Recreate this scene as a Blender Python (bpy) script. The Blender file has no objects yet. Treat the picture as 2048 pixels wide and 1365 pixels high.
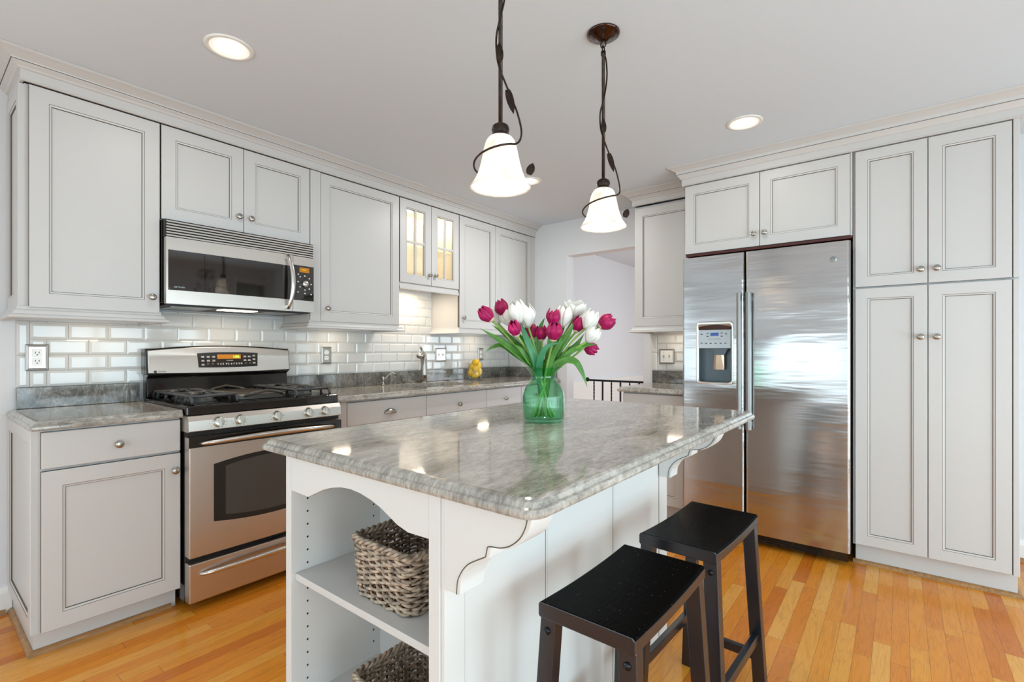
import bpy, math, random
from mathutils import Vector, Matrix
random.seed(7)
PI = math.pi
S = bpy.context.scene
C = S.collection
CEIL = 2.395          # ceiling height
BACK = 3.93           # back wall plane (fridge wall); range wall is x = 0

# ------------------------------------------------------------------ camera, world, exposure, big lights
cam_d = bpy.data.cameras.new('camera'); cam = bpy.data.objects.new('camera', cam_d); C.objects.link(cam)
cam.location = (3.16, 0, 1.185); cam.rotation_euler = (PI/2, 0, math.radians(38.382))
cam_d.lens = 979.42/2048*36; cam_d.sensor_width = 36; cam_d.shift_y = 17/2048; cam_d.clip_start = .02
S.camera = cam
S.view_settings.view_transform = 'Standard'; S.view_settings.look = 'None'
S.view_settings.gamma = 1; S.view_settings.use_curve_mapping = False
S.view_settings.exposure = 0.71
S.cycles.use_denoising = True
S.cycles.max_bounces = 10; S.cycles.diffuse_bounces = 6; S.cycles.glossy_bounces = 5
S.cycles.transparent_max_bounces = 24; S.cycles.sample_clamp_indirect = 6
w = bpy.data.worlds.new('sky'); S.world = w; w.use_nodes = True
w.node_tree.nodes['Background'].inputs[0].default_value = (.80, .90, 1, 1)
w.node_tree.nodes['Background'].inputs[1].default_value = 1.6

def area(name, loc, rot, sx, sy, power, color=(1, 1, 1), shape='RECTANGLE', spread=PI):
    d = bpy.data.lights.new(name, 'AREA'); d.shape = shape; d.size = sx; d.size_y = sy
    d.energy = power; d.color = color; d.spread = spread
    o = bpy.data.objects.new(name, d); C.objects.link(o); o.location = loc; o.rotation_euler = rot
    return o
def point(name, loc, power, color, r=.03):
    d = bpy.data.lights.new(name, 'POINT'); d.energy = power; d.color = color; d.shadow_soft_size = r
    o = bpy.data.objects.new(name, d); C.objects.link(o); o.location = loc
    return o
DAY = (.72, .88, 1.0); WARM = (1.0, .83, .64)
# daylight through the front and hall windows; fill lamps at added, unseen windows
area('daylight_front', (1.3, -3.16, .90), (PI/2, 0, 0), 2.4, .9, 5.5, DAY)
area('fill_front_right', (4.12, -3.16, 1.15), (PI/2, 0, 0), 2.25, 2.0, 32, DAY)  # added fill lamp, its window is made up to brighten the room
area('fill_left', (-.16, -1.65, 1.2), (PI/2, 0, -PI/2), 1.9, 1.7, 18, DAY)  # added fill for the island end, in a made-up window
area('fill_right', (5.66, 1.1, .85), (PI/2, 0, PI/2), 3.8, 1.4, 70, (.68, .86, 1))  # added fill from the right, shining through an invented opening
area('daylight_hall', (2.9, 5.7, 1.1), (PI/2, 0, PI/2), 1.6, 1.4, 22, (.84, .93, 1))

# ------------------------------------------------------------------ materials
def lin(c):
    return tuple((x/12.92 if x <= .04045 else ((x+.055)/1.055)**2.4) for x in (v/255 for v in c))
MATS = {}
def mat(name, rgb, rough=.5, metal=0, spec=.5, coat=0, emit=None, es=0, bump=0, bscale=40, stretch=None, aniso=0, noise=0):
    m = bpy.data.materials.new(name); m.use_nodes = True; nt = m.node_tree; b = nt.nodes['Principled BSDF']
    col = lin(rgb)+(1,)
    b.inputs['Base Color'].default_value = col; b.inputs['Roughness'].default_value = rough
    b.inputs['Metallic'].default_value = metal; b.inputs['Specular IOR Level'].default_value = spec
    b.inputs['Coat Weight'].default_value = coat; b.inputs['Coat Roughness'].default_value = .06
    b.inputs['Anisotropic'].default_value = aniso
    if emit:
        b.inputs['Emission Color'].default_value = lin(emit)+(1,); b.inputs['Emission Strength'].default_value = es
    tc = nt.nodes.new('ShaderNodeTexCoord'); mp = nt.nodes.new('ShaderNodeMapping')
    nt.links.new(tc.outputs['Object'], mp.inputs[0])
    if stretch: mp.inputs['Scale'].default_value = stretch
    n = nt.nodes.new('ShaderNodeTexNoise'); n.inputs['Scale'].default_value = bscale; n.inputs['Detail'].default_value = 3
    nt.links.new(mp.outputs[0], n.inputs['Vector'])
    if bump:
        bp = nt.nodes.new('ShaderNodeBump'); bp.inputs['Strength'].default_value = bump; bp.inputs['Distance'].default_value = .01
        nt.links.new(n.outputs['Fac'], bp.inputs['Height']); nt.links.new(bp.outputs[0], b.inputs['Normal'])
    if noise:
        r = nt.nodes.new('ShaderNodeMapRange'); r.inputs[1].default_value = .3; r.inputs[2].default_value = .7
        r.inputs[3].default_value = 1-noise; r.inputs[4].default_value = 1+noise*.5
        nt.links.new(n.outputs['Fac'], r.inputs[0])
        mx = nt.nodes.new('ShaderNodeMix'); mx.data_type = 'RGBA'; mx.blend_type = 'MULTIPLY'; mx.inputs[0].default_value = 1
        mx.inputs[6].default_value = col; nt.links.new(r.outputs[0], mx.inputs[7]); nt.links.new(mx.outputs[2], b.inputs['Base Color'])
    MATS[name] = m
    return m
def glass(name, tint, rough=.02, refl=1.0, ior=1.5):
    m = bpy.data.materials.new(name); m.use_nodes = True; nt = m.node_tree; nt.nodes.clear()
    out = nt.nodes.new('ShaderNodeOutputMaterial'); mix = nt.nodes.new('ShaderNodeMixShader')
    tr = nt.nodes.new('ShaderNodeBsdfTransparent'); tr.inputs[0].default_value = tint+(1,)
    gl = nt.nodes.new('ShaderNodeBsdfGlossy'); gl.inputs['Roughness'].default_value = rough
    fr = nt.nodes.new('ShaderNodeLayerWeight'); fr.inputs[0].default_value = .5     # Schlick reflectance from the facing angle
    pw = nt.nodes.new('ShaderNodeMath'); pw.operation = 'POWER'; pw.inputs[1].default_value = 5
    mu = nt.nodes.new('ShaderNodeMath'); mu.operation = 'MULTIPLY_ADD'; f0 = ((ior-1)/(ior+1))**2
    mu.inputs[1].default_value = (1-f0)*refl; mu.inputs[2].default_value = f0*refl
    nt.links.new(fr.outputs['Facing'], pw.inputs[0]); nt.links.new(pw.outputs[0], mu.inputs[0]); nt.links.new(mu.outputs[0], mix.inputs[0])
    nt.links.new(tr.outputs[0], mix.inputs[1]); nt.links.new(gl.outputs[0], mix.inputs[2]); nt.links.new(mix.outputs[0], out.inputs[0])
    MATS[name] = m
    return m
mat('paint', (200, 198, 195), .38, spec=.4)
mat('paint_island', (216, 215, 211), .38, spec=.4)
mat('glaze', (92, 82, 66), .6)
mat('interior', (204, 203, 200), .45)
mat('melamine', (234, 224, 208), .45)
mat('wall', (218, 220, 222), .7, spec=.3)
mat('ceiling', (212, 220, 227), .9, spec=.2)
mat('trim_white', (232, 231, 226), .35)
mat('tile', (210, 211, 209), .07, spec=.55)
mat('grout', (196, 192, 184), .85)
mat('nickel', (172, 168, 160), .27, 1)
mat('plate_nickel', (176, 172, 166), .33, 1)
mat('chrome', (200, 200, 200), .12, 1)
mat('plastic_white', (240, 240, 236), .3)
mat('slot_dark', (40, 38, 36), .6)
mat('steel', (206, 199, 191), .36, 1, aniso=.6, bump=.02, bscale=12, stretch=(3, 3, 60))
mat('steel_fridge', (190, 190, 190), .15, 1, aniso=.4, bump=.34, bscale=1.5, stretch=(.7, .7, 6.5))
mat('handle_steel', (150, 150, 148), .4, 1)
mat('steel_bright', (214, 210, 204), .22, 1)
mat('enamel_black', (22, 18, 16), .08, coat=.3)
mat('dark_glass', (20, 16, 14), .04, spec=.8, coat=.6)
mat('oven_glass', (46, 44, 40), .05, spec=.9, coat=.8)
mat('iron', (58, 60, 62), .42, spec=.6, bump=.1, bscale=90)
mat('griddle', (60, 54, 46), .35, spec=.6)
mat('gap_black', (14, 14, 16), .5)
mat('knob_steel', (208, 206, 200), .25, .9)
mat('stool_black', (5, 4, 4), .25, spec=.4, bump=.03, bscale=30, stretch=(6, .8, 6))
mat('stool_side_sheen', (18, 22, 30), .27, spec=.8)  # bluish window reflection put into the base colour of sides and legs
mat('bolt', (40, 42, 46), .25, .8)
mat('bronze', (58, 46, 38), .38, .75, noise=.5, bscale=60)
mat('canopy_bronze', (60, 30, 18), .14, .8, coat=.5)
mat('petal_pink', (166, 14, 84), .45, spec=.3, noise=.45, bscale=45)
mat('petal_white', (226, 225, 218), .5, spec=.3)
mat('petal_base', (236, 226, 190), .5)
mat('leaf', (70, 128, 36), .42, noise=.35, bscale=30)
mat('leaf_blue', (58, 128, 84), .42, noise=.3, bscale=30)
mat('stem', (126, 166, 72), .45)
mat('lemon', (246, 196, 40), .38, bump=.25, bscale=220)
mat('egg', (246, 214, 130), .45)
mat('wick', (178, 160, 140), .6, noise=.75, bscale=55)
mat('wick_dark', (112, 78, 50), .6, noise=.7, bscale=60)
mat('iron_black', (22, 24, 28), .4, .4)
mat('shadow_red', (74, 22, 12), .5)  # reddish shade of the gap above the fridge, as a colour
mat('shoe_wood', (164, 122, 76), .4, noise=.35, bscale=14, stretch=(6, 1, 6))
mat('disp_amber', (150, 96, 10), .3, emit=(170, 100, 10), es=.35)
mat('disp_green', (120, 255, 60), .4, emit=(140, 255, 70), es=1.6)
mat('disp_blue', (30, 60, 110), .3, emit=(40, 80, 140), es=.4)
mat('print_white', (225, 225, 220), .5)
mat('print_dark', (60, 56, 52), .5)
mat('panel_grey', (168, 172, 174), .3, .7)
mat('recess', (86, 98, 104), .3, .35)
mat('paddle', (176, 150, 126), .2, .6)
mat('button_grey', (70, 68, 64), .4)
mat('filter_grey', (150, 152, 150), .35, .7)
mat('lens_on', (255, 250, 240), .4, emit=(255, 246, 230), es=9)
mat('bulb_on', (255, 250, 240), .4, emit=(255, 240, 216), es=2.5)
mat('sink_grey', (58, 62, 60), .45, spec=.3)
mat('puck_on', (255, 240, 210), .4, emit=(255, 232, 196), es=5)
mat('baffle', (240, 238, 232), .4, emit=(255, 246, 232), es=.25)
mat('blind', (176, 178, 176), .7)
glass('pane', (.96, .98, .97)); glass('clear', (.95, .97, .97))
glass('vase_green', (.70, .935, .80), .03, 1.0); glass('water', (.94, .985, .96), .02, .8, 1.33)

for _k, _i in (('stool_black', 1.09), ('stool_side_sheen', 1.5)): MATS[_k].node_tree.nodes['Principled BSDF'].inputs['IOR'].default_value = _i
def shade_mat():
    m = bpy.data.materials.new('shade_glass'); m.use_nodes = True; nt = m.node_tree; b = nt.nodes['Principled BSDF']
    tc = nt.nodes.new('ShaderNodeTexCoord'); n = nt.nodes.new('ShaderNodeTexNoise'); n.inputs['Scale'].default_value = 16
    n.inputs['Detail'].default_value = 4; n.inputs['Distortion'].default_value = 1.6
    nt.links.new(tc.outputs['Object'], n.inputs['Vector'])
    r = nt.nodes.new('ShaderNodeValToRGB'); r.color_ramp.elements[0].position = .35; r.color_ramp.elements[1].position = .65
    r.color_ramp.elements[0].color = (.72, .68, .62, 1); r.color_ramp.elements[1].color = (1, .98, .94, 1)
    nt.links.new(n.outputs['Fac'], r.inputs[0]); nt.links.new(r.outputs[0], b.inputs['Base Color'])
    nt.links.new(r.outputs[0], b.inputs['Emission Color']); b.inputs['Emission Strength'].default_value = .16
    b.inputs['Roughness'].default_value = .2; b.inputs['Transmission Weight'].default_value = 0
    tl = nt.nodes.new('ShaderNodeBsdfTranslucent'); nt.links.new(r.outputs[0], tl.inputs[0])
    mx = nt.nodes.new('ShaderNodeMixShader'); mx.inputs[0].default_value = .35
    nt.links.new(b.outputs[0], mx.inputs[1]); nt.links.new(tl.outputs[0], mx.inputs[2])
    nt.links.new(mx.outputs[0], nt.nodes['Material Output'].inputs[0]); MATS['shade_glass'] = m
shade_mat()

def specks(m, rgb):
    nt = m.node_tree; b = nt.nodes['Principled BSDF']; base_ = tuple(b.inputs['Base Color'].default_value)
    tc = nt.nodes.new('ShaderNodeTexCoord'); v = nt.nodes.new('ShaderNodeTexVoronoi'); v.inputs['Scale'].default_value = 120
    nt.links.new(tc.outputs['Object'], v.inputs['Vector'])
    n = nt.nodes.new('ShaderNodeTexNoise'); n.inputs['Scale'].default_value = 14; nt.links.new(tc.outputs['Object'], n.inputs['Vector'])
    a = nt.nodes.new('ShaderNodeMath'); a.operation = 'MULTIPLY'; a.inputs[1].default_value = .22; nt.links.new(n.outputs['Fac'], a.inputs[0])
    c = nt.nodes.new('ShaderNodeMath'); c.operation = 'LESS_THAN'; nt.links.new(v.outputs['Distance'], c.inputs[0]); nt.links.new(a.outputs[0], c.inputs[1])
    d = nt.nodes.new('ShaderNodeSeparateColor'); nt.links.new(v.outputs['Color'], d.inputs[0])
    e = nt.nodes.new('ShaderNodeMath'); e.operation = 'GREATER_THAN'; e.inputs[1].default_value = .72; nt.links.new(d.outputs[0], e.inputs[0])
    f = nt.nodes.new('ShaderNodeMath'); f.operation = 'MULTIPLY'; nt.links.new(c.outputs[0], f.inputs[0]); nt.links.new(e.outputs[0], f.inputs[1])
    mx = nt.nodes.new('ShaderNodeMix'); mx.data_type = 'RGBA'; mx.inputs[6].default_value = base_; mx.inputs[7].default_value = lin(rgb)+(1,)
    nt.links.new(f.outputs[0], mx.inputs[0]); nt.links.new(mx.outputs[2], b.inputs['Base Color'])
specks(MATS['stool_black'], (96, 92, 84))
class NT:
    """tiny node helper"""
    def __init__(s, m): s.nt = m.node_tree
    def n(s, t, **kw):
        o = s.nt.nodes.new('ShaderNode'+t)
        for k, v in kw.items(): setattr(o, k, v)
        return o
    def l(s, a, b): s.nt.links.new(a, b)
    def math(s, op, a, b=None):
        o = s.n('Math', operation=op)
        for i, x in enumerate((a, b)):
            if x is None: continue
            if isinstance(x, (int, float)): o.inputs[i].default_value = x
            else: s.l(x, o.inputs[i])
        return o.outputs[0]
def floor_mat():
    m = bpy.data.materials.new('oak_planks'); m.use_nodes = True; q = NT(m); b = m.node_tree.nodes['Principled BSDF']
    tc = q.n('TexCoord'); sp = q.n('SeparateXYZ'); q.l(tc.outputs['Object'], sp.inputs[0])
    xs = q.math('DIVIDE', sp.outputs[0], .058); row = q.math('FLOOR', xs); fx = q.math('FRACT', xs)
    wn = q.n('TexWhiteNoise', noise_dimensions='1D'); q.l(row, wn.inputs['W'])
    ys = q.math('ADD', q.math('DIVIDE', sp.outputs[1], .62), q.math('MULTIPLY', wn.outputs['Value'], 9.7))
    idx = q.math('FLOOR', ys); fy = q.math('FRACT', ys)
    cv = q.n('CombineXYZ'); q.l(row, cv.inputs[0]); q.l(idx, cv.inputs[1])
    w2 = q.n('TexWhiteNoise', noise_dimensions='2D'); q.l(cv.outputs[0], w2.inputs['Vector'])
    ramp = q.n('ValToRGB'); e = ramp.color_ramp.elements
    e[0].color = lin((200, 112, 30))+(1,); e[1].color = lin((228, 166, 80))+(1,)
    for p, c in ((.15, (214, 130, 34)), (.5, (220, 138, 38)), (.85, (222, 150, 52))):
        x = e.new(p); x.color = lin(c)+(1,)
    q.l(w2.outputs['Value'], ramp.inputs[0])
    gx = q.math('ADD', q.math('MULTIPLY', sp.outputs[0], 26), q.math('MULTIPLY', w2.outputs['Value'], 61))
    gy = q.math('ADD', q.math('MULTIPLY', sp.outputs[1], 2.2), q.math('MULTIPLY', w2.outputs['Value'], 37))
    gv = q.n('CombineXYZ'); q.l(gx, gv.inputs[0]); q.l(gy, gv.inputs[1])
    nz = q.n('TexNoise'); nz.inputs['Scale'].default_value = 1.0; nz.inputs['Detail'].default_value = 2; nz.inputs['Distortion'].default_value = .6
    q.l(gv.outputs[0], nz.inputs['Vector'])
    rings = q.math('FRACT', q.math('MULTIPLY', nz.outputs['Fac'], 7))
    rr = q.n('ValToRGB'); rr.color_ramp.elements[0].color = (.62, .53, .45, 1); rr.color_ramp.elements[1].color = (1, 1, 1, 1)
    rr.color_ramp.elements[1].position = .35; x = rr.color_ramp.elements.new(.9); x.color = (1.02, 1.0, .96, 1)
    q.l(rings, rr.inputs[0])
    fn = q.n('TexNoise'); fn.inputs['Scale'].default_value = 1; fn.inputs['Detail'].default_value = 4
    fv = q.n('CombineXYZ'); q.l(q.math('MULTIPLY', sp.outputs[0], 420), fv.inputs[0]); q.l(q.math('MULTIPLY', sp.outputs[1], 14), fv.inputs[1])
    q.l(fv.outputs[0], fn.inputs['Vector'])
    mx = q.n('Mix', data_type='RGBA', blend_type='MULTIPLY'); mx.inputs[0].default_value = .42
    q.l(ramp.outputs[0], mx.inputs[6]); q.l(rr.outputs[0], mx.inputs[7])
    m2 = q.n('Mix', data_type='RGBA', blend_type='OVERLAY'); m2.inputs[0].default_value = .35
    q.l(mx.outputs[2], m2.inputs[6]); q.l(fn.outputs['Fac'], m2.inputs[7])
    gap = q.math('MAXIMUM', q.math('LESS_THAN', fx, .022), q.math('LESS_THAN', fy, .0025))
    m3 = q.n('Mix', data_type='RGBA'); q.l(q.math('MULTIPLY', gap, .75), m3.inputs[0]); q.l(m2.outputs[2], m3.inputs[6])
    m3.inputs[7].default_value = lin((96, 52, 20))+(1,)
    q.l(m3.outputs[2], b.inputs['Base Color']); b.inputs['Roughness'].default_value = .24; b.inputs['Specular IOR Level'].default_value = .5
    bp = q.n('Bump'); bp.inputs['Strength'].default_value = .12; bp.inputs['Distance'].default_value = .003
    q.l(q.math('SUBTRACT', nz.outputs['Fac'], gap), bp.inputs['Height']); q.l(bp.outputs[0], b.inputs['Normal'])
    MATS['oak'] = m
floor_mat()
def granite(name, rot, stretch, pale, dark, light=(196, 190, 180), contrast=1.0):
    m = bpy.data.materials.new(name); m.use_nodes = True; q = NT(m); b = m.node_tree.nodes['Principled BSDF']
    tc = q.n('TexCoord'); mp = q.n('Mapping'); mp.inputs['Rotation'].default_value = rot; mp.inputs['Scale'].default_value = stretch
    q.l(tc.outputs['Object'], mp.inputs[0])
    def noise(scale, det, dist, rough=.6):
        n = q.n('TexNoise'); n.inputs['Scale'].default_value = scale; n.inputs['Detail'].default_value = det
        n.inputs['Distortion'].default_value = dist; n.inputs['Roughness'].default_value = rough
        q.l(mp.outputs[0], n.inputs['Vector']); return n.outputs['Fac']
    big = noise(4.5, 6, .9, .68); fine = noise(34, 6, .4, .75); veins = noise(1.7, 6, 2.2, .55)
    r1 = q.n('ValToRGB'); e = r1.color_ramp.elements; e[0].position = .34; e[1].position = .66
    e[0].color = lin(dark)+(1,); e[1].color = lin(pale)+(1,); x = e.new(.5); x.color = lin(light)+(1,)
    q.l(big, r1.inputs[0])
    r2 = q.n('ValToRGB'); e = r2.color_ramp.elements; e[0].position = .38; e[1].position = .60
    e[0].color = (.26, .26, .25, 1); e[1].color = (1, 1, 1, 1); q.l(fine, r2.inputs[0])
    mx = q.n('Mix', data_type='RGBA', blend_type='MULTIPLY'); mx.inputs[0].default_value = .6*contrast
    q.l(r1.outputs[0], mx.inputs[6]); q.l(r2.outputs[0], mx.inputs[7])
    vb = q.math('ABSOLUTE', q.math('SUBTRACT', veins, .5)); r3 = q.n('ValToRGB'); e = r3.color_ramp.elements
    e[0].position = 0; e[1].position = .012; e[0].color = (1, 1, 1, 1); e[1].color = (0, 0, 0, 1); q.l(vb, r3.inputs[0])
    m2 = q.n('Mix', data_type='RGBA'); q.l(q.math('MULTIPLY', r3.outputs[0], .2), m2.inputs[0]); q.l(mx.outputs[2], m2.inputs[6])
    m2.inputs[7].default_value = lin((232, 228, 220))+(1,)
    q.l(m2.outputs[2], b.inputs['Base Color']); b.inputs['Roughness'].default_value = .07; b.inputs['Specular IOR Level'].default_value = .5
    MATS[name] = m
granite('granite', (0, 0, .35), (3.4, 1, 1), (198, 192, 182), (146, 141, 132), (180, 174, 164), 1.0)
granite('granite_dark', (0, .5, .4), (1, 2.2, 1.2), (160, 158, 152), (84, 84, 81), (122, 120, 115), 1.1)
def tulip_mat(): pass

# ------------------------------------------------------------------ mesh builder
class MB:
    def __init__(s): s.v = []; s.f = []; s.m = []; s.sm = []
    def add(s, vs, fs, m=0, smooth=False):
        o = len(s.v); s.v += [tuple(p) for p in vs]
        for f in fs: s.f.append(tuple(i+o for i in f)); s.m.append(m); s.sm.append(smooth)
    def box(s, x0, x1, y0, y1, z0, z1, m=0):
        s.add([(x0,y0,z0),(x1,y0,z0),(x1,y1,z0),(x0,y1,z0),(x0,y0,z1),(x1,y0,z1),(x1,y1,z1),(x0,y1,z1)],
              [(0,3,2,1),(4,5,6,7),(0,1,5,4),(1,2,6,5),(2,3,7,6),(3,0,4,7)], m)
    def fbox(s, F, u0, u1, v0, v1, d0, d1, m=0):
        s.add([F(u0,v0,d0),F(u1,v0,d0),F(u1,v1,d0),F(u0,v1,d0),F(u0,v0,d1),F(u1,v0,d1),F(u1,v1,d1),F(u0,v1,d1)],
              [(0,3,2,1),(4,5,6,7),(0,1,5,4),(1,2,6,5),(2,3,7,6),(3,0,4,7)], m)
    def loft(s, rings, m=0, smooth=False, caps=(True, True), closed=True):
        n = len(rings[0]); o = len(s.v)
        for r in rings: s.v += [tuple(p) for p in r]
        for k in range(len(rings)-1):
            for i in range(n if closed else n-1):
                j = (i+1) % n
                s.f.append((o+k*n+i, o+k*n+j, o+(k+1)*n+j, o+(k+1)*n+i)); s.m.append(m); s.sm.append(smooth)
        if caps[0]: s.f.append(tuple(o+i for i in reversed(range(n)))); s.m.append(m); s.sm.append(False)
        if caps[1]: s.f.append(tuple(o+(len(rings)-1)*n+i for i in range(n))); s.m.append(m); s.sm.append(False)
    def lathe(s, prof, n=24, c=(0,0,0), m=0, F=None, caps=(True, True), rib=0, smooth=True, ribs=0):
        rings = []
        for r, z in prof:
            ring = []
            for i in range(n):
                a = 2*PI*i/n; rr = r*(1+(rib*math.cos(a*ribs) if rib else 0))
                p = (rr*math.cos(a), rr*math.sin(a), z)
                ring.append(F(*p) if F else (p[0]+c[0], p[1]+c[1], p[2]+c[2]))
            rings.append(ring)
        s.loft(rings, m, smooth, caps)
    def tube(s, pts, r, n=8, m=0, caps=True, closed=False):
        pts = [Vector(p) for p in pts]; N = len(pts); rings = []; up = None
        for i in range(N):
            if closed: t = pts[(i+1) % N]-pts[i-1]
            else: t = pts[min(i+1, N-1)]-pts[max(i-1, 0)]
            t.normalize()
            if up is None:
                up = Vector((0,0,1)) if abs(t.z) < .9 else Vector((1,0,0))
            a = up-t*up.dot(t)
            if a.length < 1e-5: a = t.orthogonal()
            a.normalize(); b = t.cross(a); up = a
            rr = r[i] if isinstance(r, (list, tuple)) else r
            rings.append([pts[i]+(a*math.cos(2*PI*k/n)+b*math.sin(2*PI*k/n))*rr for k in range(n)])
        if closed: rings.append(rings[0])
        s.loft(rings, m, True, (caps and not closed, caps and not closed))
    def bar(s, p0, p1, w, h, m=0, side=(1,0,0)):
        p0 = Vector(p0); p1 = Vector(p1); t = (p1-p0).normalized(); a = Vector(side); a = (a-t*a.dot(t)).normalized(); b = t.cross(a)
        rings = [[p+a*(w/2*i)+b*(h/2*j) for i, j in ((-1,-1),(1,-1),(1,1),(-1,1))] for p in (p0, p1)]
        s.loft(rings, m)
    def prism(s, poly, F, d0, d1, m=0, smooth=False):
        s.loft([[F(u, v, d0) for u, v in poly], [F(u, v, d1) for u, v in poly]], m, smooth)
    def ball(s, c, r, m=0, nu=16, nv=10, sc=(1,1,1), M=None):
        rings = []
        for j in range(1, nv):
            th = PI*j/nv
            rings.append([(r*math.sin(th)*math.cos(2*PI*i/nu)*sc[0], r*math.sin(th)*math.sin(2*PI*i/nu)*sc[1], -r*math.cos(th)*sc[2]) for i in range(nu)])
        def T(p):
            q = Vector(p)
            if M: q = M @ q
            return q+Vector(c)
        o = len(s.v); s.loft([[T(p) for p in rg] for rg in rings], m, True, (False, False))
        s.v.append(tuple(T((0,0,-r*sc[2])))); s.v.append(tuple(T((0,0,r*sc[2])))); b = len(s.v)-2; L = o+(len(rings)-1)*nu
        for i in range(nu):
            j = (i+1) % nu
            s.f.append((o+j, o+i, b)); s.m.append(m); s.sm.append(True)
            s.f.append((L+i, L+j, b+1)); s.m.append(m); s.sm.append(True)
    def sweep(s, path, prof, m=0, closed_prof=False):
        """sweep profile [(offset, z)] along a plan polyline with mitred corners; offset goes to the right of travel"""
        P = [Vector((p[0], p[1])) for p in path]; rings = []
        for i, p in enumerate(P):
            ns = []
            for k in (i-1, i):
                if 0 <= k < len(P)-1:
                    t = (P[k+1]-P[k]).normalized(); ns.append(Vector((t.y, -t.x)))
            nrm = ns[0] if len(ns) == 1 else (ns[0]+ns[1])/(1+ns[0].dot(ns[1]))
            rings.append([(p.x+nrm.x*o, p.y+nrm.y*o, z) for o, z in prof])
        s.loft(rings, m, False, (True, True), True)

def spline(P, n):
    out = []
    P = [P[0]+(P[0]-P[1])]+list(P)+[P[-1]+(P[-1]-P[-2])]
    for i in range(1, len(P)-2):
        for k in range(n):
            s = k/n; a, b_, c, d = P[i-1], P[i], P[i+1], P[i+2]
            out.append(.5*((2*b_)+(-a+c)*s+(2*a-5*b_+4*c-d)*s*s+(-a+3*b_-3*c+d)*s**3))
    out.append(P[-2]); return out
WL = {}
def build(name, mb, mats, parent=None, bevel=0, loc=None, label=None, seg=2, solid=0, local=False):
    me = bpy.data.meshes.new(name)
    off = Vector((0,0,0))
    if parent is not None: off = WL[parent.name]
    elif loc is not None: off = Vector(loc)
    vs = mb.v if local else [(x-off.x, y-off.y, z-off.z) for x, y, z in mb.v]
    me.from_pydata(vs, [], mb.f); me.update()
    for k in ([mats] if isinstance(mats, str) else mats): me.materials.append(MATS[k])
    me.polygons.foreach_set('material_index', mb.m); me.polygons.foreach_set('use_smooth', mb.sm)
    import bmesh
    bm = bmesh.new(); bm.from_mesh(me); bmesh.ops.recalc_face_normals(bm, faces=bm.faces) if not solid else None
    bm.to_mesh(me); bm.free()
    o = bpy.data.objects.new(name, me); C.objects.link(o)
    if parent is not None: o.parent = parent
    elif loc is not None: o.location = loc
    WL[o.name] = off.copy()
    if bevel:
        b = o.modifiers.new('bevel', 'BEVEL'); b.width = bevel; b.segments = seg; b.limit_method = 'ANGLE'; b.angle_limit = .6
    if solid:
        q = o.modifiers.new('solid', 'SOLIDIFY'); q.thickness = solid; q.offset = 0
    if label: o['label'] = label
    return o
def tag(o, label, cat, group=None, kind=None):
    o['label'] = label; o['category'] = cat
    if group: o['group'] = group
    if kind: o['kind'] = kind
    return o
def thing(name, label, cat, loc=(0,0,0), group=None, kind=None):
    o = bpy.data.objects.new(name, None); o.empty_display_size = .05; C.objects.link(o); o.location = loc
    WL[o.name] = Vector(loc)
    return tag(o, label, cat, group, kind)
def one(name, mb, mats, label, cat, loc, group=None, bevel=0, kind=None, seg=2):
    return tag(build(name, mb, mats, None, bevel, loc, seg=seg), label, cat, group, kind)
def struct(name, mb, mats, parent=None, bevel=0):
    o = build(name, mb, mats, parent, bevel)
    if parent is None: o['kind'] = 'structure'
    return o
def copy_tree(o, parent=None):
    c = o.copy(); C.objects.link(c); c.parent = parent; WL[c.name] = Vector((0,0,0))
    for ch in list(o.children): copy_tree(ch, c)
    return c
# frames: (u along the wall, v up, d out of the wall)
FR = lambda u, v, d: (d, u, v)                    # range wall, d = x
def FB(y0): return lambda u, v, d: (u, y0-d, v)   # faces towards -y from plane y0
def text(name, body, size, F, u, v, d, m, parent, align='CENTER', shear=0, thick=.0004):
    cu = bpy.data.curves.new(name, 'FONT'); cu.body = body; cu.size = size; cu.align_x = align; cu.align_y = 'CENTER'
    cu.shear = shear; cu.extrude = thick
    t = bpy.data.objects.new(name+'_curve', cu)
    C.objects.link(t); dg = bpy.context.evaluated_depsgraph_get()
    me = bpy.data.meshes.new_from_object(t.evaluated_get(dg)); bpy.data.objects.remove(t)
    me.name = name
    off = WL[parent.name]
    for q in me.vertices: q.co = Vector(F(u+q.co.x, v+q.co.y, d+q.co.z))-off
    me.materials.clear(); me.materials.append(MATS[m])
    o = bpy.data.objects.new(name, me); C.objects.link(o); o.parent = parent; WL[o.name] = off
    return o

# ------------------------------------------------------------------ room shell
X1, Y0 = 5.5, -3.0
b = MB(); b.box(-.12, X1+.12, Y0-.12, 8.2, -.06, 0); struct('floor', b, 'oak')
b = MB(); b.box(-.12, X1+.12, Y0-.12, 8.2, CEIL, CEIL+.08); struct('ceiling', b, 'ceiling')

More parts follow.
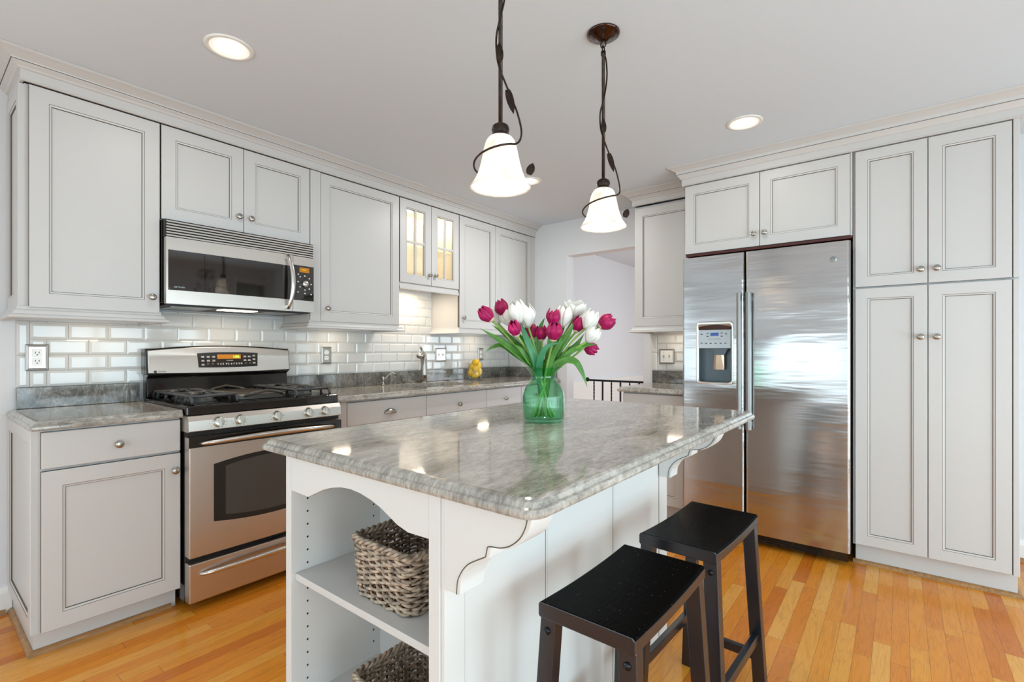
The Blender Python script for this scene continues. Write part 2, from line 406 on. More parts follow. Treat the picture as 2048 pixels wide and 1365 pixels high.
DX0, DX1, DZ = .705, 1.463, 2.067
b = MB()
b.box(0, DX0, BACK, BACK+.12, 0, CEIL); b.box(DX1, X1, BACK, BACK+.12, 0, CEIL); b.box(DX0, DX1, BACK, BACK+.12, DZ, CEIL)
struct('wall_back', b, 'wall')
def wall_with_windows(name, F, u0, u1, wins):
    b = MB(); us = u0
    for (a, c, z0, z1) in wins:
        b.fbox(F, us, a, 0, CEIL, -.12, 0); b.fbox(F, a, c, 0, z0, -.12, 0); b.fbox(F, a, c, z1, CEIL, -.12, 0); us = c
    b.fbox(F, us, u1, 0, CEIL, -.12, 0); struct(name, b, 'wall')
FF = lambda u, v, d: (u, Y0+d, v)
FRT = lambda u, v, d: (X1-d, u, v)
W1 = (.10, 2.50, .45, 1.35); W2_FILL = (3.0, 5.25, .15, 2.15); W3_FILL = (-.8, 3.0, .13, 1.57); W4 = (3.08, 3.75, 1.75, 2.2)  # front right and large right windows are added, unseen, for fill light
wall_with_windows('wall_front', FF, -.12, X1+.12, [W1, W2_FILL])
wall_with_windows('wall_right', FRT, Y0, BACK+.12, [W3_FILL, W4])
FLT = lambda u, v, d: (d, u, v)
W5_FILL = (-2.6, -.7, .35, 2.05)  # unseen window added on the left wall to light the island end
wall_with_windows('wall_left', FLT, Y0, BACK+.12, [W5_FILL])
for k, (F, (a, c, z0, z1), nm) in enumerate(((FF, W1, 4), (FF, W2_FILL, 3), (FRT, W3_FILL, 3), (FRT, W4, 0), (FLT, W5_FILL, 2))):
    b = MB()
    for r in ((a-.07, a, z0-.07, z1+.07), (c, c+.07, z0-.07, z1+.07), (a, c, z0-.07, z0), (a, c, z1, z1+.07)): b.fbox(F, *r, -.06, .02)
    for i in range(1, nm):
        u = a+(c-a)*i/nm; b.fbox(F, u-.03, u+.03, z0, z1, -.08, -.03)
    fr = struct('window_%d' % (k+1), b, 'trim_white')  # also frames the windows added for fill
    b = MB(); b.fbox(F, a, c, z0, z1, -.06, -.055)
    if k == 3: b.fbox(F, a, c, z0, z1, -.10, -.09, 1)
    build('pane', b, ['pane', 'blind'], fr)
# passage beyond the doorway
b = MB(); b.box(-.02, .1, BACK+.12, 8.1, 0, CEIL); struct('wall_hall_left', b, 'wall')
b = MB(); b.box(-.02, 3.1, 8.1, 8.2, 0, CEIL); struct('wall_hall_back', b, 'wall')
b = MB(); b.box(3.0, 3.1, BACK+.12, 4.8, 0, CEIL); b.box(3.0, 3.1, 6.6, 8.1, 0, CEIL); b.box(3.0, 3.1, 4.8, 6.6, 0, .35); b.box(3.0, 3.1, 4.8, 6.6, 1.85, CEIL)
struct('wall_hall_right', b, 'wall')
b = MB(); b.box(.1, .125, BACK+.12, 8.1, 0, .80); struct('trim_1', b, 'trim_white')
# baseboards with oak shoe moulding
def baseboard(name, path):
    b = MB(); b.sweep(path, [(0, 0), (.014, 0), (.014, .09), (.008, .115), (0, .12)]); struct(name, b, 'trim_white', None)
def shoe(name, path):
    q = [(0, 0), (.018, 0)]+[(.018*math.cos(t), .002+.018*math.sin(t)) for t in (.3, .7, 1.1, 1.4)]+[(0, .02)]
    b = MB(); b.sweep(path, q); struct(name, b, 'shoe_wood', None)
baseboard('baseboard_left', [(0, Y0), (0, .333)][::1]); shoe('trim_2', [(.0141, Y0+.02), (.0141, .31)])
baseboard('baseboard_back', [(3.64, BACK), (X1, BACK)]); shoe('trim_3', [(3.66, BACK-.0141), (X1-.02, BACK-.0141)])
shoe('trim_4', [(.0141, .3345), (.531, .3345), (.531, .79)])
shoe('trim_5', [(2.955, 3.334), (3.604, 3.334), (3.604, 3.90)])
shoe('trim_6', [(.531, 1.62), (.531, 3.9)])

# ------------------------------------------------------------------ cabinet parts
def knob_mesh():
    mb = MB(); mb.lathe([(.0001, 0), (.0085, 0), (.0085, .002), (.0055, .004), (.005, .012), (.0085, .016), (.0150, .0185), (.0160, .0215), (.0145, .0250), (.009, .0272), (.0001, .028)], 20, caps=(False, False))
    me = bpy.data.meshes.new('knob'); me.from_pydata(mb.v, [], mb.f); me.materials.append(MATS['nickel'])
    me.polygons.foreach_set('use_smooth', [True]*len(me.polygons)); me.update()
    return me
KNOB = knob_mesh()
def knob(parent, F, u, v, d, axis):
    o = bpy.data.objects.new('knob', KNOB); C.objects.link(o); o.parent = parent
    o.location = Vector(F(u, v, d))-WL[parent.name]
    o.rotation_euler = (0, PI/2, 0) if axis == 'x' else (PI/2, 0, 0)
    o.scale = (1.0, 1.0, 1.0); WL[o.name] = WL[parent.name]
    return o
def rect_ring(b, F, r0, d0, r1, d1, m):
    p = lambda r, d: [F(r[0], r[2], d), F(r[1], r[2], d), F(r[1], r[3], d), F(r[0], r[3], d)]
    b.add(p(r0, d0)+p(r1, d1), [(i, (i+1) % 4, 4+(i+1) % 4, 4+i) for i in range(4)], m)
def ins(r, e): return (r[0]+e, r[1]-e, r[2]+e, r[3]-e)
def panel_face(b, F, r, d, t=.021, fr=.06, hole=False, sm=1):
    """five piece framed panel: mats 0 paint, 1 glaze"""
    rect_ring(b, F, r, d-t, r, d-.002, sm); rect_ring(b, F, r, d-.002, ins(r, .002), d, 0)
    rect_ring(b, F, ins(r, .002), d, ins(r, fr), d, 0)
    rect_ring(b, F, ins(r, fr), d, ins(r, fr+.0016), d-.0012, 1)
    rect_ring(b, F, ins(r, fr+.0016), d-.0012, ins(r, fr+.0085), d-.0035, 0)
    rect_ring(b, F, ins(r, fr+.0085), d-.0035, ins(r, fr+.0108), d-.0085, 1)
    q = ins(r, fr+.0108)
    if hole:
        rect_ring(b, F, q, d-.0085, q, d-t, 0); rect_ring(b, F, q, d-t, r, d-t, 0)
    else:
        b.add([F(q[0], q[2], d-.0085), F(q[1], q[2], d-.0085), F(q[1], q[3], d-.0085), F(q[0], q[3], d-.0085)], [(0, 1, 2, 3)], 0)
        b.add([F(r[0], r[2], d-t), F(r[1], r[2], d-t), F(r[1], r[3], d-t), F(r[0], r[3], d-t)], [(3, 2, 1, 0)], 0)
def door(parent, F, u0, u1, v0, v1, d, kn=None, axis='x', fr=.06, name='door'):
    b = MB(); panel_face(b, F, (u0, u1, v0, v1), d, fr=fr)
    o = build(name, b, ['paint', 'glaze'], parent)
    if kn: knob(o, F, kn[0], kn[1], d, axis)
    return o
def drawer(parent, F, u0, u1, v0, v1, d, kn=None, axis='x'):
    b = MB(); r = (u0, u1, v0, v1)
    rect_ring(b, F, r, d-.021, r, d-.003, 1); rect_ring(b, F, r, d-.003, ins(r, .003), d, 0); q = ins(r, .003)
    b.add([F(q[0], q[2], d), F(q[1], q[2], d), F(q[1], q[3], d), F(q[0], q[3], d)], [(0, 1, 2, 3)], 0)
    b.add([F(r[0], r[2], d-.021), F(r[1], r[2], d-.021), F(r[1], r[3], d-.021), F(r[0], r[3], d-.021)], [(3, 2, 1, 0)], 0)
    o = build('drawer', b, ['paint', 'glaze'], parent)
    if kn: knob(o, F, kn[0], kn[1], d, axis)
    return o
def cup_pull(parent, F, u, v, d):
    b = MB(); W, H, D = .044, .030, .024; rings = []
    for j in range(9):
        t = PI*j/8; rings.append([F(u+W*math.cos(t), v-.012+H*math.sin(t)*1.0*math.cos(PI/2*k/6), d+.001+D*math.sin(PI/2*k/6)*(.35+.65*math.sin(t))) for k in range(7)])
    b.loft(rings, 0, True, (False, False), False)
    b.fbox(F, u-.046, u-.040, v-.016, v+.004, d, d+.003); b.fbox(F, u+.040, u+.046, v-.016, v+.004, d, d+.003)
    return build('cup_pull', b, 'nickel', parent, solid=.0025)

LR_PROF = [(0, .045), (.004, .045), (.006, .032), (.014, .026), (.020, .012), (.030, .006), (.033, -.002), (.030, -.006), (0, -.006)]
def light_rail(parent, path, z, s=1.0):
    b = MB(); b.sweep(path, [(o*s, z-.039+h) for o, h in LR_PROF]); return build('light_rail', b, 'paint', parent)
UF, UB = .335, .313     # upper door face and carcass face
def upper(label, y0, y1, z0, doors, end=None, rail=None, ztop=2.292, group='painted wall cabinets above the range wall counter'):
    t = thing('wall_cabinet', label, 'cabinet', (UB/2, (y0+y1)/2, z0), group)
    b = MB(); b.box(.0005, UB, y0, y1, z0, ztop); build('carcass', b, 'paint', t, .0012)
    for (a, c, k) in doors: door(t, FR, a, c, z0+.003, 2.286, UF, k)
    return t
CAB = []
u1 = upper('big single door wall cabinet hanging left of the microwave', .335, .8065, 1.359, [(.348, .804, (.771, 1.437))])
FN = FB(.335)
b = MB(); panel_face(b, FB(.3355), (.004, .312, 1.359, 2.288), .018, .018, .055, sm=0); build('end_panel', b, ['paint', 'glaze'], u1)
light_rail(u1, [(0, .317), (UF-.01, .317), (UF-.01, .8065), (.0, .8065)], 1.36)
u2 = upper('short two door wall cabinet over the microwave', .8085, 1.579, 1.8225, [(.811, 1.1925, (1.166, 1.908)), (1.195, 1.577, (1.229, 1.908))])
u3 = upper('wall cabinet with one wide door between microwave and glass cabinet', 1.581, 2.262, 1.359, [(1.651, 2.259, (1.692, 1.444))])
b = MB(); b.box(UB, UF, 1.582, 1.6485, 1.36, 2.288); build('filler', b, 'paint', u3, .0015)
light_rail(u3, [(0, 1.581), (UF-.01, 1.581), (UF-.01, 2.262), (0, 2.262)], 1.36)
# glass fronted cabinet, lit inside
Z4 = 1.672
u4 = thing('wall_cabinet', 'small lit wall cabinet with two glass pane doors above the sink', 'cabinet', (.16, 2.567, Z4), 'painted wall cabinets above the range wall counter')
b = MB(); y0, y1 = 2.264, 2.8715
b.box(.0005, UB, y0, y0+.018, Z4, 2.292); b.box(.0005, UB, y1-.018, y1, Z4, 2.292); b.box(.0005, UB, y0+.018, y1-.018, Z4, Z4+.018)
b.box(.0005, UB, y0+.018, y1-.018, 2.274, 2.292); b.box(.0005, .01, y0+.018, y1-.018, Z4+.018, 2.274); build('carcass', b, 'melamine', u4)
b = MB(); b.box(.012, .29, y0+.019, y1-.019, 1.955, 1.963); build('glass_shelf', b, 'clear', u4)
for (a, c, k) in ((2.266, 2.566, (2.544, 1.753)), (2.569, 2.869, (2.605, 1.757))):
    b = MB(); r = (a, c, Z4+.003, 2.286); panel_face(b, FR, r, UF, fr=.058, hole=True); q = ins(r, .066)
    um = (q[0]+q[1])/2; vm = (q[2]+q[3])/2
    b.fbox(FR, um-.008, um+.008, q[2], q[3], UF-.019, UF-.004); b.fbox(FR, q[0], q[1], vm-.008, vm+.008, UF-.019, UF-.0045)
    o = build('door', b, ['paint', 'glaze'], u4)
    b = MB(); b.fbox(FR, q[0], q[1], q[2], q[3], UF-.0165, UF-.0145); build('glass_panes', b, 'pane', o); knob(o, FR, k[0], k[1], UF, 'x')
light_rail(u4, [(UF-.012, y0+.001), (UF-.012, y1-.001)], Z4, .35)
b = MB(); b.lathe([(.0001, 2.262), (.034, 2.262), (.034, 2.273), (.0001, 2.273)], 20, (.16, 2.45, 0), caps=(False, False)); build('interior_lamp', b, 'puck_on', u4)
u5 = upper('two door wall cabinet right of the glass cabinet by the doorway wall', 2.8735, 3.929, 1.359, [(2.876, 3.329, (2.916, 1.447)), (3.332, 3.866, (3.376, 1.445))])
b = MB(); b.box(UB, UF, 3.869, 3.929, 1.36, 2.288); build('filler', b, 'paint', u5, .0015)
light_rail(u5, [(0, 2.8735), (UF-.01, 2.8735), (UF-.01, 3.929)], 1.36)

CROWN = [(0, 2.291), (.010, 2.291), (.014, 2.295), (.012, 2.300), (.012, 2.334), (.019, 2.337), (.023, 2.344), (.036, 2.353), (.040, 2.358), (.042, 2.364), (.052, 2.371), (.068, 2.380), (.082, 2.3855), (.086, 2.389), (.086, 2.3945), (0, 2.3945)]
def crown(label, path, prof=CROWN):
    b = MB(); b.sweep(path, prof)
    # dark glaze line above the frieze
    g = MB(); g.sweep(path, [(.0400, 2.3565), (.0418, 2.3565), (.0418, 2.3585), (.0400, 2.3585)])
    p = path[0]
    o = build('crown_molding', b, 'paint', None, 0, (p[0], p[1], 2.29)); tag(o, label, 'molding', None, 'thing')
    build('glaze_line', g, 'glaze', o); return o
crown('long painted crown molding along the top of the range wall cabinets', [(0.001, .332), (UF-.002, .332), (UF-.002, BACK-.001)])

# base cabinets on the range wall
BF, BB = .605, .584
def base(label, y0, y1, fronts, group='painted base cabinets along the range wall'):
    t = thing('base_cabinet', label, 'cabinet', (.3, (y0+y1)/2, 0), group)
    b = MB()
    if 'sink' in label.split()[:2]:      # open inside, for the bowl
        b.box(.0005, BB, y0, y0+.016, .10, .8775); b.box(.0005, BB, y1-.016, y1, .10, .8775); b.box(.0005, BB, y0+.016, y1-.016, .10, .118)
        b.box(.566, BB, y0+.016, y1-.016, .118, .8775)
    else: b.box(.0005, BB, y0, y1, .10, .8775)
    b.box(.0005, .53, y0, y1, 0, .0998); build('carcass', b, 'paint', t, .001)
    for (a, c, kd, pull, kk) in fronts:
        dr = drawer(t, FR, a, c, .727, .868, BF, kd)
        if pull: cup_pull(dr, FR, (a+c)/2, .792, BF)
        if (c-a) > .58:
            m = (a+c)/2; door(t, FR, a, m-.0015, .103, .715, BF, (m-.035, .64)); door(t, FR, m+.0015, c, .103, .715, BF, (m+.035, .64))
        else: door(t, FR, a, c, .103, .717, BF, kk)
    return t
b1 = base('single door base cabinet with drawer under the left worktop, left of the range', .336, .8095, [(.348, .807, (.582, .792), False, (.783, .643))])
b = MB(); panel_face(b, FB(.336), (.004, .583, .10, .876), .0165, .0165, .05, sm=0); build('end_panel', b, ['paint', 'glaze'], b1)
b = MB(); b.box(.004, .529, .3365-.0015, .3365, 0, .099); build('plinth', b, 'paint', b1)
b2 = base('drawer base cabinet with nickel cup pull right of the range', 1.5795, 2.279, [(1.662, 2.277, None, True, None)])
b = MB(); b.box(BB, BF-.001, 1.581, 1.6585, .10, .876); build('filler', b, 'paint', b2, .001)
b3 = base('sink base cabinet with one centred drawer knob below the sink', 2.2795, 2.906, [(2.28, 2.9045, (2.592, .783), False, None)])
b4 = base('narrow base cabinet right of the sink cabinet with one drawer knob', 2.9065, 3.358, [(2.9075, 3.3565, (3.132, .783), False, (2.95, .64))])
b5 = base('last base cabinet of the sink run beside the doorway wall', 3.3585, 3.929, [(3.36, 3.80, (3.58, .783), False, (3.40, .64))])
b = MB(); b.box(BB, BF-.001, 3.803, 3.928, .10, .876); build('filler', b, 'paint', b5, .001)

# ------------------------------------------------------------------ worktops
EDGE = [(.008, 0), (.002, .003), (0, .008), (0, .014), (.003, .019), (.009, .0215), (.0105, .024), (.014, .030), (.020, .0335), (.028, .0345)]
def rrect(x0, x1, y0, y1, r, n=6):
    P = []
    for cx, cy, a0 in ((x1-r, y1-r, 0), (x0+r, y1-r, PI/2), (x0+r, y0+r, PI), (x1-r, y0+r, 3*PI/2)):
        for i in range(n+1):
            a = a0+PI/2*i/n; P.append((cx+r*math.cos(a), cy+r*math.sin(a)))
    return P
def slab(b, x0, x1, y0, y1, z, sides, r=.012, topless=False):
    """sides = which edges are shaped (x0,x1,y0,y1)"""
    rings = []
    for e, h in EDGE:
        rings.append([(x, y, z+h) for x, y in rrect(x0+e*sides[0], x1-e*sides[1], y0+e*sides[2], y1-e*sides[3], max(r, .004) if topless is None else max(r-e*.5, .003))])
    b.loft(rings, 0, False, (not topless, not topless)); return rings[-1]
ZS = .8785
b = MB(); slab(b, .0005, .638, .312, .8105, ZS, (0, 1, 1, 0))
one('worktop', b, 'granite', 'short grey granite worktop left of the range', 'worktop', (.3, .56, ZS), 'grey granite worktops')
b = MB(); top = slab(b, .0005, .638, 1.5785, 3.929, ZS, (0, 1, 0, 0), topless=True)
hole = rrect(.15, .50, 2.25, 2.90, .07); zt = ZS+.0345
hx = [(x, y) for x, y in hole]
# top face in two pieces around the sink cut-out
T = [(.0005, 1.5785), (.61, 1.5785), (.61, 3.929), (.0005, 3.929)]
left = sorted([p for p in hx if p[1] <= 2.575], key=lambda p: math.atan2(p[1]-2.575, p[0]-.325))
right = sorted([p for p in hx if p[1] > 2.575], key=lambda p: math.atan2(p[1]-2.575, p[0]-.325))
A = [(.0005, 1.5785), (.61, 1.5785), (.61, 2.575), (.50, 2.575)]+[p for p in reversed(left)]+[(.15, 2.575), (.0005, 2.575)]
B = [(.0005, 2.575), (.15, 2.575)]+[p for p in reversed(right)]+[(.50, 2.575), (.61, 2.575), (.61, 3.929), (.0005, 3.929)]
for P in (A, B): b.add([(x, y, zt) for x, y in P], [tuple(range(len(P)))])
b.loft([[(x, y, zt) for x, y in hx], [(x, y, ZS) for x, y in hx]], 0, False, (False, False))
one('worktop', b, 'granite', 'long grey granite worktop with the sink cut into it', 'worktop', (.3, 2.75, ZS), 'grey granite worktops')
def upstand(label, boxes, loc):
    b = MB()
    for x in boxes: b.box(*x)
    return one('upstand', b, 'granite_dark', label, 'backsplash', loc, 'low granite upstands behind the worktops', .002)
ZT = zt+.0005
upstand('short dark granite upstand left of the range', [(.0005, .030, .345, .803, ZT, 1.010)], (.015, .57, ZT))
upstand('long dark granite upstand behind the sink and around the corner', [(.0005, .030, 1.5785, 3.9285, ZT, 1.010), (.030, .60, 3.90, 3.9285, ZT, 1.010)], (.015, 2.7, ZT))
# sink bowl
t = thing('sink', 'undermounted steel sink bowl in the long worktop', 'sink', (.325, 2.575, .70))
b = MB(); b.loft([[(x, y, .8775) for x, y in rrect(.148, .502, 2.248, 2.902, .07)], [(x, y, .86) for x, y in rrect(.146, .504, 2.246, 2.904, .07)], [(x, y, .70) for x, y in rrect(.165, .485, 2.265, 2.885, .06)], [(x, y, .69) for x, y in rrect(.20, .45, 2.30, 2.85, .05)]], 0, True, (False, True))
build('bowl', b, 'sink_grey', t, solid=.0015)
b = MB(); b.lathe([(.0001, .692), (.04, .692), (.042, .694), (.0001, .696)], 24, (.325, 2.575, 0), caps=(False, False)); build('drain', b, 'chrome', t)

# ------------------------------------------------------------------ tiles
def tiles(F, u0, u1, v0, zones, phase, edge=None, d0=.0004):
    b = MB(); W, H, G = .152, .0742, .0012
    top = max(z for _, _, z in zones)
    for (a, c, z) in zones: b.fbox(F, max(a, u0), min(c, u1), v0, z, d0, d0+.004, 1)
    def tile(a, c, lo, hi):
        if c-a < .006 or hi-lo < .006: return
        a += G; c -= G; lo += G; hi -= G; e = min(.011, (c-a)*.35, (hi-lo)*.35)
        p = lambda r, d: [F(r[0], r[2], d), F(r[1], r[2], d), F(r[1], r[3], d), F(r[0], r[3], d)]
        r = (a, c, lo, hi)
        b.add(p(r, d0+.0035)+p(r, d0+.0068)+p(ins(r, e), d0+.0096), [(0,1,5,4),(1,2,6,5),(2,3,7,6),(3,0,4,7),(4,5,9,8),(5,6,10,9),(6,7,11,10),(7,4,8,11),(8,9,10,11)], 0)
    row = 0; v = v0
    while v < top-.004:
        off = phase+(row % 2)*W/2; k = math.floor((u0-off)/W)
        while off+k*W < u1:
            a, c = max(off+k*W, u0), min(off+(k+1)*W, u1); k += 1
            zmax = [(max(a, p), min(c, q), z) for p, q, z in zones if min(c, q) > max(a, p)]
            if all(v+H <= z+1e-6 for _, _, z in zmax): tile(a, c, v, v+H)
            else:
                for p, q, z in zmax:
                    if z > v: tile(p, q, v, min(v+H, z))
        v += H; row += 1
    if edge:
        v = v0; e0, e1 = edge
        b.fbox(F, e0, e1, v0, zones[0][2], d0, d0+.004, 1)
        while v < zones[0][2]-.004: tile(e0, e1, v, min(v+2*H, zones[0][2])); v += 2*H
    return b
b = tiles(FR, .390, 3.9295, 1.0105, [(.39, .8075, 1.318), (.8075, 1.580, 1.398), (1.580, 2.263, 1.318), (2.263, 2.8725, 1.640), (2.8725, 3.93, 1.318)], .448, (.345, .390))
one('tile_backsplash', b, ['tile', 'grout'], 'white glossy subway tile backsplash along the range wall', 'backsplash', (0, 2.1, 1.01))
b = tiles(FB(BACK), .012, .640, 1.0105, [(.012, .640, 1.318)], .06)
one('tile_backsplash', b, ['tile', 'grout'], 'narrow subway tile return on the wall right of the sink corner', 'backsplash', (.3, BACK, 1.01))
b = tiles(FB(BACK), 1.585, 2.03, 1.0105, [(1.585, 2.03, 1.318)], 1.663, (1.536, 1.585))
one('tile_backsplash', b, ['tile', 'grout'], 'small subway tile backsplash beside the fridge', 'backsplash', (1.8, BACK, 1.01))

# ------------------------------------------------------------------ outlets and switches
def plate(t, F, u, v, w, h, d):
    b = MB(); r = (u-w/2, u+w/2, v-h/2, v+h/2)
    rect_ring(b, F, r, d, r, d+.003, 0); rect_ring(b, F, r, d+.003, ins(r, .004), d+.0075, 0); rect_ring(b, F, ins(r, .004), d+.0075, ins(r, .009), d+.0085, 0)
    rect_ring(b, F, ins(r, .009), d+.0085, ins(r, .011), d+.0055, 0); q = ins(r, .011)
    b.add([F(q[0], q[2], d+.0055), F(q[1], q[2], d+.0055), F(q[1], q[3], d+.0055), F(q[0], q[3], d+.0055)], [(0, 1, 2, 3)])
    b.fbox(F, r[0], r[1], r[2], r[3], d-.0005, d, 0)
    return build('cover_plate', b, 'plate_nickel', t)
def outlet(label, F, u, v, w=.078, h=.118, gfci=False):
    d = .0108; t = thing('electrical_outlet', label, 'outlet', F(u, v, d), 'nickel outlets on the tile backsplash'); plate(t, F, u, v, w, h, d)
    for s in (-1, 1):
        b = MB(); cv = v+s*.0195
        if gfci: b.fbox(F, u-.0165, u+.0165, cv-.0185, cv+.0185, d+.0055, d+.0085)
        else: b.prism([(u+.0165*math.cos(a), cv+max(-.0135, min(.0135, .0175*math.sin(a)))) for a in [2*PI*i/20 for i in range(20)]], F, d+.0055, d+.0085)
        o = build('receptacle', b, 'plastic_white', t)
        b = MB()
        for du in (-.0062, .0062): b.fbox(F, u+du-.0012, u+du+.0012, cv-.001, cv+.008, d+.0085, d+.0089)
        b.fbox(F, u-.0025, u+.0025, cv-.0095, cv-.005, d+.0085, d+.0089); build('slots', b, 'slot_dark', o)
    return t
outlet('square double outlet in a nickel plate left of the range', FR, .414, 1.148, .080, .122, True)
outlet('nickel outlet on the tiles just right of the range', FR, 1.879, 1.145)
outlet('nickel outlet on the tiles behind the lemon jar', FR, 3.488, 1.140)
def switch(label, F, u, v, w, h, n=2, white=True):
    d = .0108; t = thing('light_switch', label, 'switch', F(u, v, d), 'switch plates on the tile backsplash'); plate(t, F, u, v, w, h, d)
    if white:
        b = MB(); b.fbox(F, u-w/2+.013, u+w/2-.013, v-h/2+.013, v+h/2-.013, d+.0055, d+.007); build('insert', b, 'plastic_white', t)
    for i in range(n):
        uu = u+(i-(n-1)/2)*.046; b = MB()
        b.fbox(F, uu-.005, uu+.005, v-.012, v+.012, d+.0055, d+.0085); b.fbox(F, uu-.0032, uu+.0032, v+.001, v+.009, d+.0085, d+.019)
        build('toggle', b, 'plastic_white' if not white else 'panel_grey', t)
        b = MB()
        for s in (-.03, .03): b.fbox(F, uu-.002, uu+.002, v+s-.002, v+s+.002, d+.0055, d+.0078)
        build('screws', b, 'nickel' if not white else 'button_grey', t)
    return t
switch('double toggle switch in a nickel plate right of the faucet', FR, 2.970, 1.138, .128, .118, 2, False)
switch('double toggle switch with white face on the tiles beside the fridge', FB(BACK), 1.668, 1.128, .127, .122, 2)

# ------------------------------------------------------------------ microwave
MY0, MY1, MZ0, MZ1, MX = .812, 1.574, 1.402, 1.819, .392
t = thing('microwave', 'stainless over the range microwave with dark glass door', 'microwave', (.2, 1.19, MZ0))
b = MB(); b.box(.012, MX-.03, MY0, MY1, MZ0+.012, MZ1); build('body', b, 'enamel_black', t, .002)
b = MB(); b.box(.02, MX-.035, MY0+.01, MY1-.01, MZ0, MZ0+.0119)
build('underside', b, 'gap_black', t)
for ya in (.86, 1.33):
    b = MB(); b.box(.10, .30, ya, ya+.19, MZ0-.003, MZ0-.0002); build('grease_filter', b, 'filter_grey', t)
b = MB(); b.box(.22, .31, 1.10, 1.28, MZ0-.004, MZ0-.0002); build('task_lamp', b, 'puck_on', t)
b = MB(); b.box(MX-.0295, MX-.012, MY0, MY1, MZ1-.085, MZ1-.001, 1)
for i in range(6):
    z = MZ1-.009-i*.0135; b.add([(MX-.012, MY0+.004, z+.0025), (MX-.012, MY1-.004, z+.0025), (MX, MY1-.004, z+.0005), (MX, MY0+.004, z+.0005), (MX-.012, MY0+.004, z-.0045), (MX-.012, MY1-.004, z-.0045), (MX, MY1-.004, z-.0065), (MX, MY0+.004, z-.0065)],
      [(0,3,2,1),(4,5,6,7),(0,1,5,4),(1,2,6,5),(2,3,7,6),(3,0,4,7)], 0)
build('vent_grille', b, ['steel', 'gap_black'], t)
YD = 1.437
# door: steel frame, dark window
dz0, dz1 = MZ0+.006, MZ1-.088
b = MB()
def bowed(y):  # the front bows gently outwards
    s = (y-(MY0+MY1)/2)/((MY1-MY0)/2); return MX+.012*(1-s*s)
def bowed_panel(b, y0, y1, z0, z1, back, m=0, n=12, dz=0, out=0, arc=0, arc2=0):
    L = []
    for i in range(n+1):
        y = y0+(y1-y0)*i/n; x = bowed(y)+out; k = 4*(i/n)*(1-i/n)
        L.append([(back, y, z0-arc2*k), (x, y, z0-arc2*k), (x, y, z1+arc*k), (back, y, z1+arc*k)])
    b.loft(L, m, False, (True, True))
bowed_panel(b, MY0+.002, YD, dz0, dz1, MX-.029)
dr = build('door', b, 'steel', t)
b = MB(); bowed_panel(b, MY0+.010, YD-.004, dz0+.066, dz1-.062, MX-.01, 0, 12, 0, .0012, 0); build('window', b, 'dark_glass', dr)
b = MB(); pts = []; rad = []
for i in range(17):
    k = i/16; z = dz0+.012+(dz1-dz0-.020)*k; bow = math.sin(PI*k); pts.append((bowed(YD-.03)+.012+.030*bow**.6, YD-.034+.014*bow, z)); rad.append(.0095+.005*bow)
b.tube(pts, rad, 12); b.box(bowed(YD-.03)-.004, bowed(YD-.03)+.016, YD-.043, YD-.027, dz0+.012, dz0+.03); b.box(bowed(YD-.03)-.004, bowed(YD-.03)+.016, YD-.043, YD-.027, dz1-.028, dz1-.010)
build('handle', b, 'steel_bright', dr)
b = MB(); bowed_panel(b, YD+.0025, MY1-.001, dz0, dz1, MX-.029); cp = build('control_panel', b, 'steel', t)
b = MB(); bowed_panel(b, YD+.004, MY1-.004, dz0+.066, dz1-.052, MX-.01, 0, 6, 0, .0012); build('keypad', b, 'dark_glass', cp)
FM = lambda u, v, d: (bowed(u)+d, u, v)
ym = 1.512
b = MB(); b.fbox(FM, ym-.034, ym+.028, 1.640, 1.668, .001, .002); build('display', b, 'disp_amber', cp)
text('display_text', '-------', .010, FM, ym-.006, 1.656, .0022, 'disp_green', cp)
b = MB(); b.lathe([(.0001, .016), (.016, .016), (.018, .014), (.018, .001), (.0001, .001)], 24, F=lambda x, y, z: FM(ym+x, 1.573+y, z), caps=(False, False)); build('dial', b, 'knob_steel', cp)
b = MB()
for (du, v) in ((-.042, 1.626), (-.030, 1.612), (-.001, 1.620), (.028, 1.607), (-.043, 1.583), (.040, 1.574), (-.031, 1.553), (.028, 1.546), (0, 1.537), (-.043, 1.522), (0, 1.517), (.040, 1.514)):
    b.lathe([(.0001, .004), (.004, .004), (.004, .001)], 12, F=lambda x, y, z, du=du, v=v: FM(ym+du+x, v+y, z), caps=(False, False))
build('buttons', b, 'plastic_white', cp)
text('maker_text', 'GE Profile', .011, FM, MY0+.055, dz0+.082, .0025, 'panel_grey', dr, shear=.25)

# ------------------------------------------------------------------ range
RY0, RY1 = .8145, 1.5745
t = thing('gas_range', 'stainless gas range with black cooktop between the two worktops', 'range', (.34, 1.195, 0))
b = MB(); b.box(.012, .62, RY0+.004, RY1-.004, .035, .90)
for y in (RY0+.06, RY1-.06):
    for x in (.10, .56): b.lathe([(.018, 0), (.018, .035)], 12, (x, y, 0))
build('body', b, 'enamel_black', t, .003)
b = MB(); b.loft([[(x, y, z) for x, y in rrect(.05, .655-.004*(k == 2), RY0, RY1, .012)] for k, z in enumerate((.888, .922, .929))], 0, False)
b.loft([[(x, y, .9295) for x, y in rrect(.075, .625, RY0+.03, RY1-.03, .02)], [(x, y, .931) for x, y in rrect(.08, .62, RY0+.035, RY1-.035, .02)]], 0, False)
build('cooktop', b, 'enamel_black', t, .003)
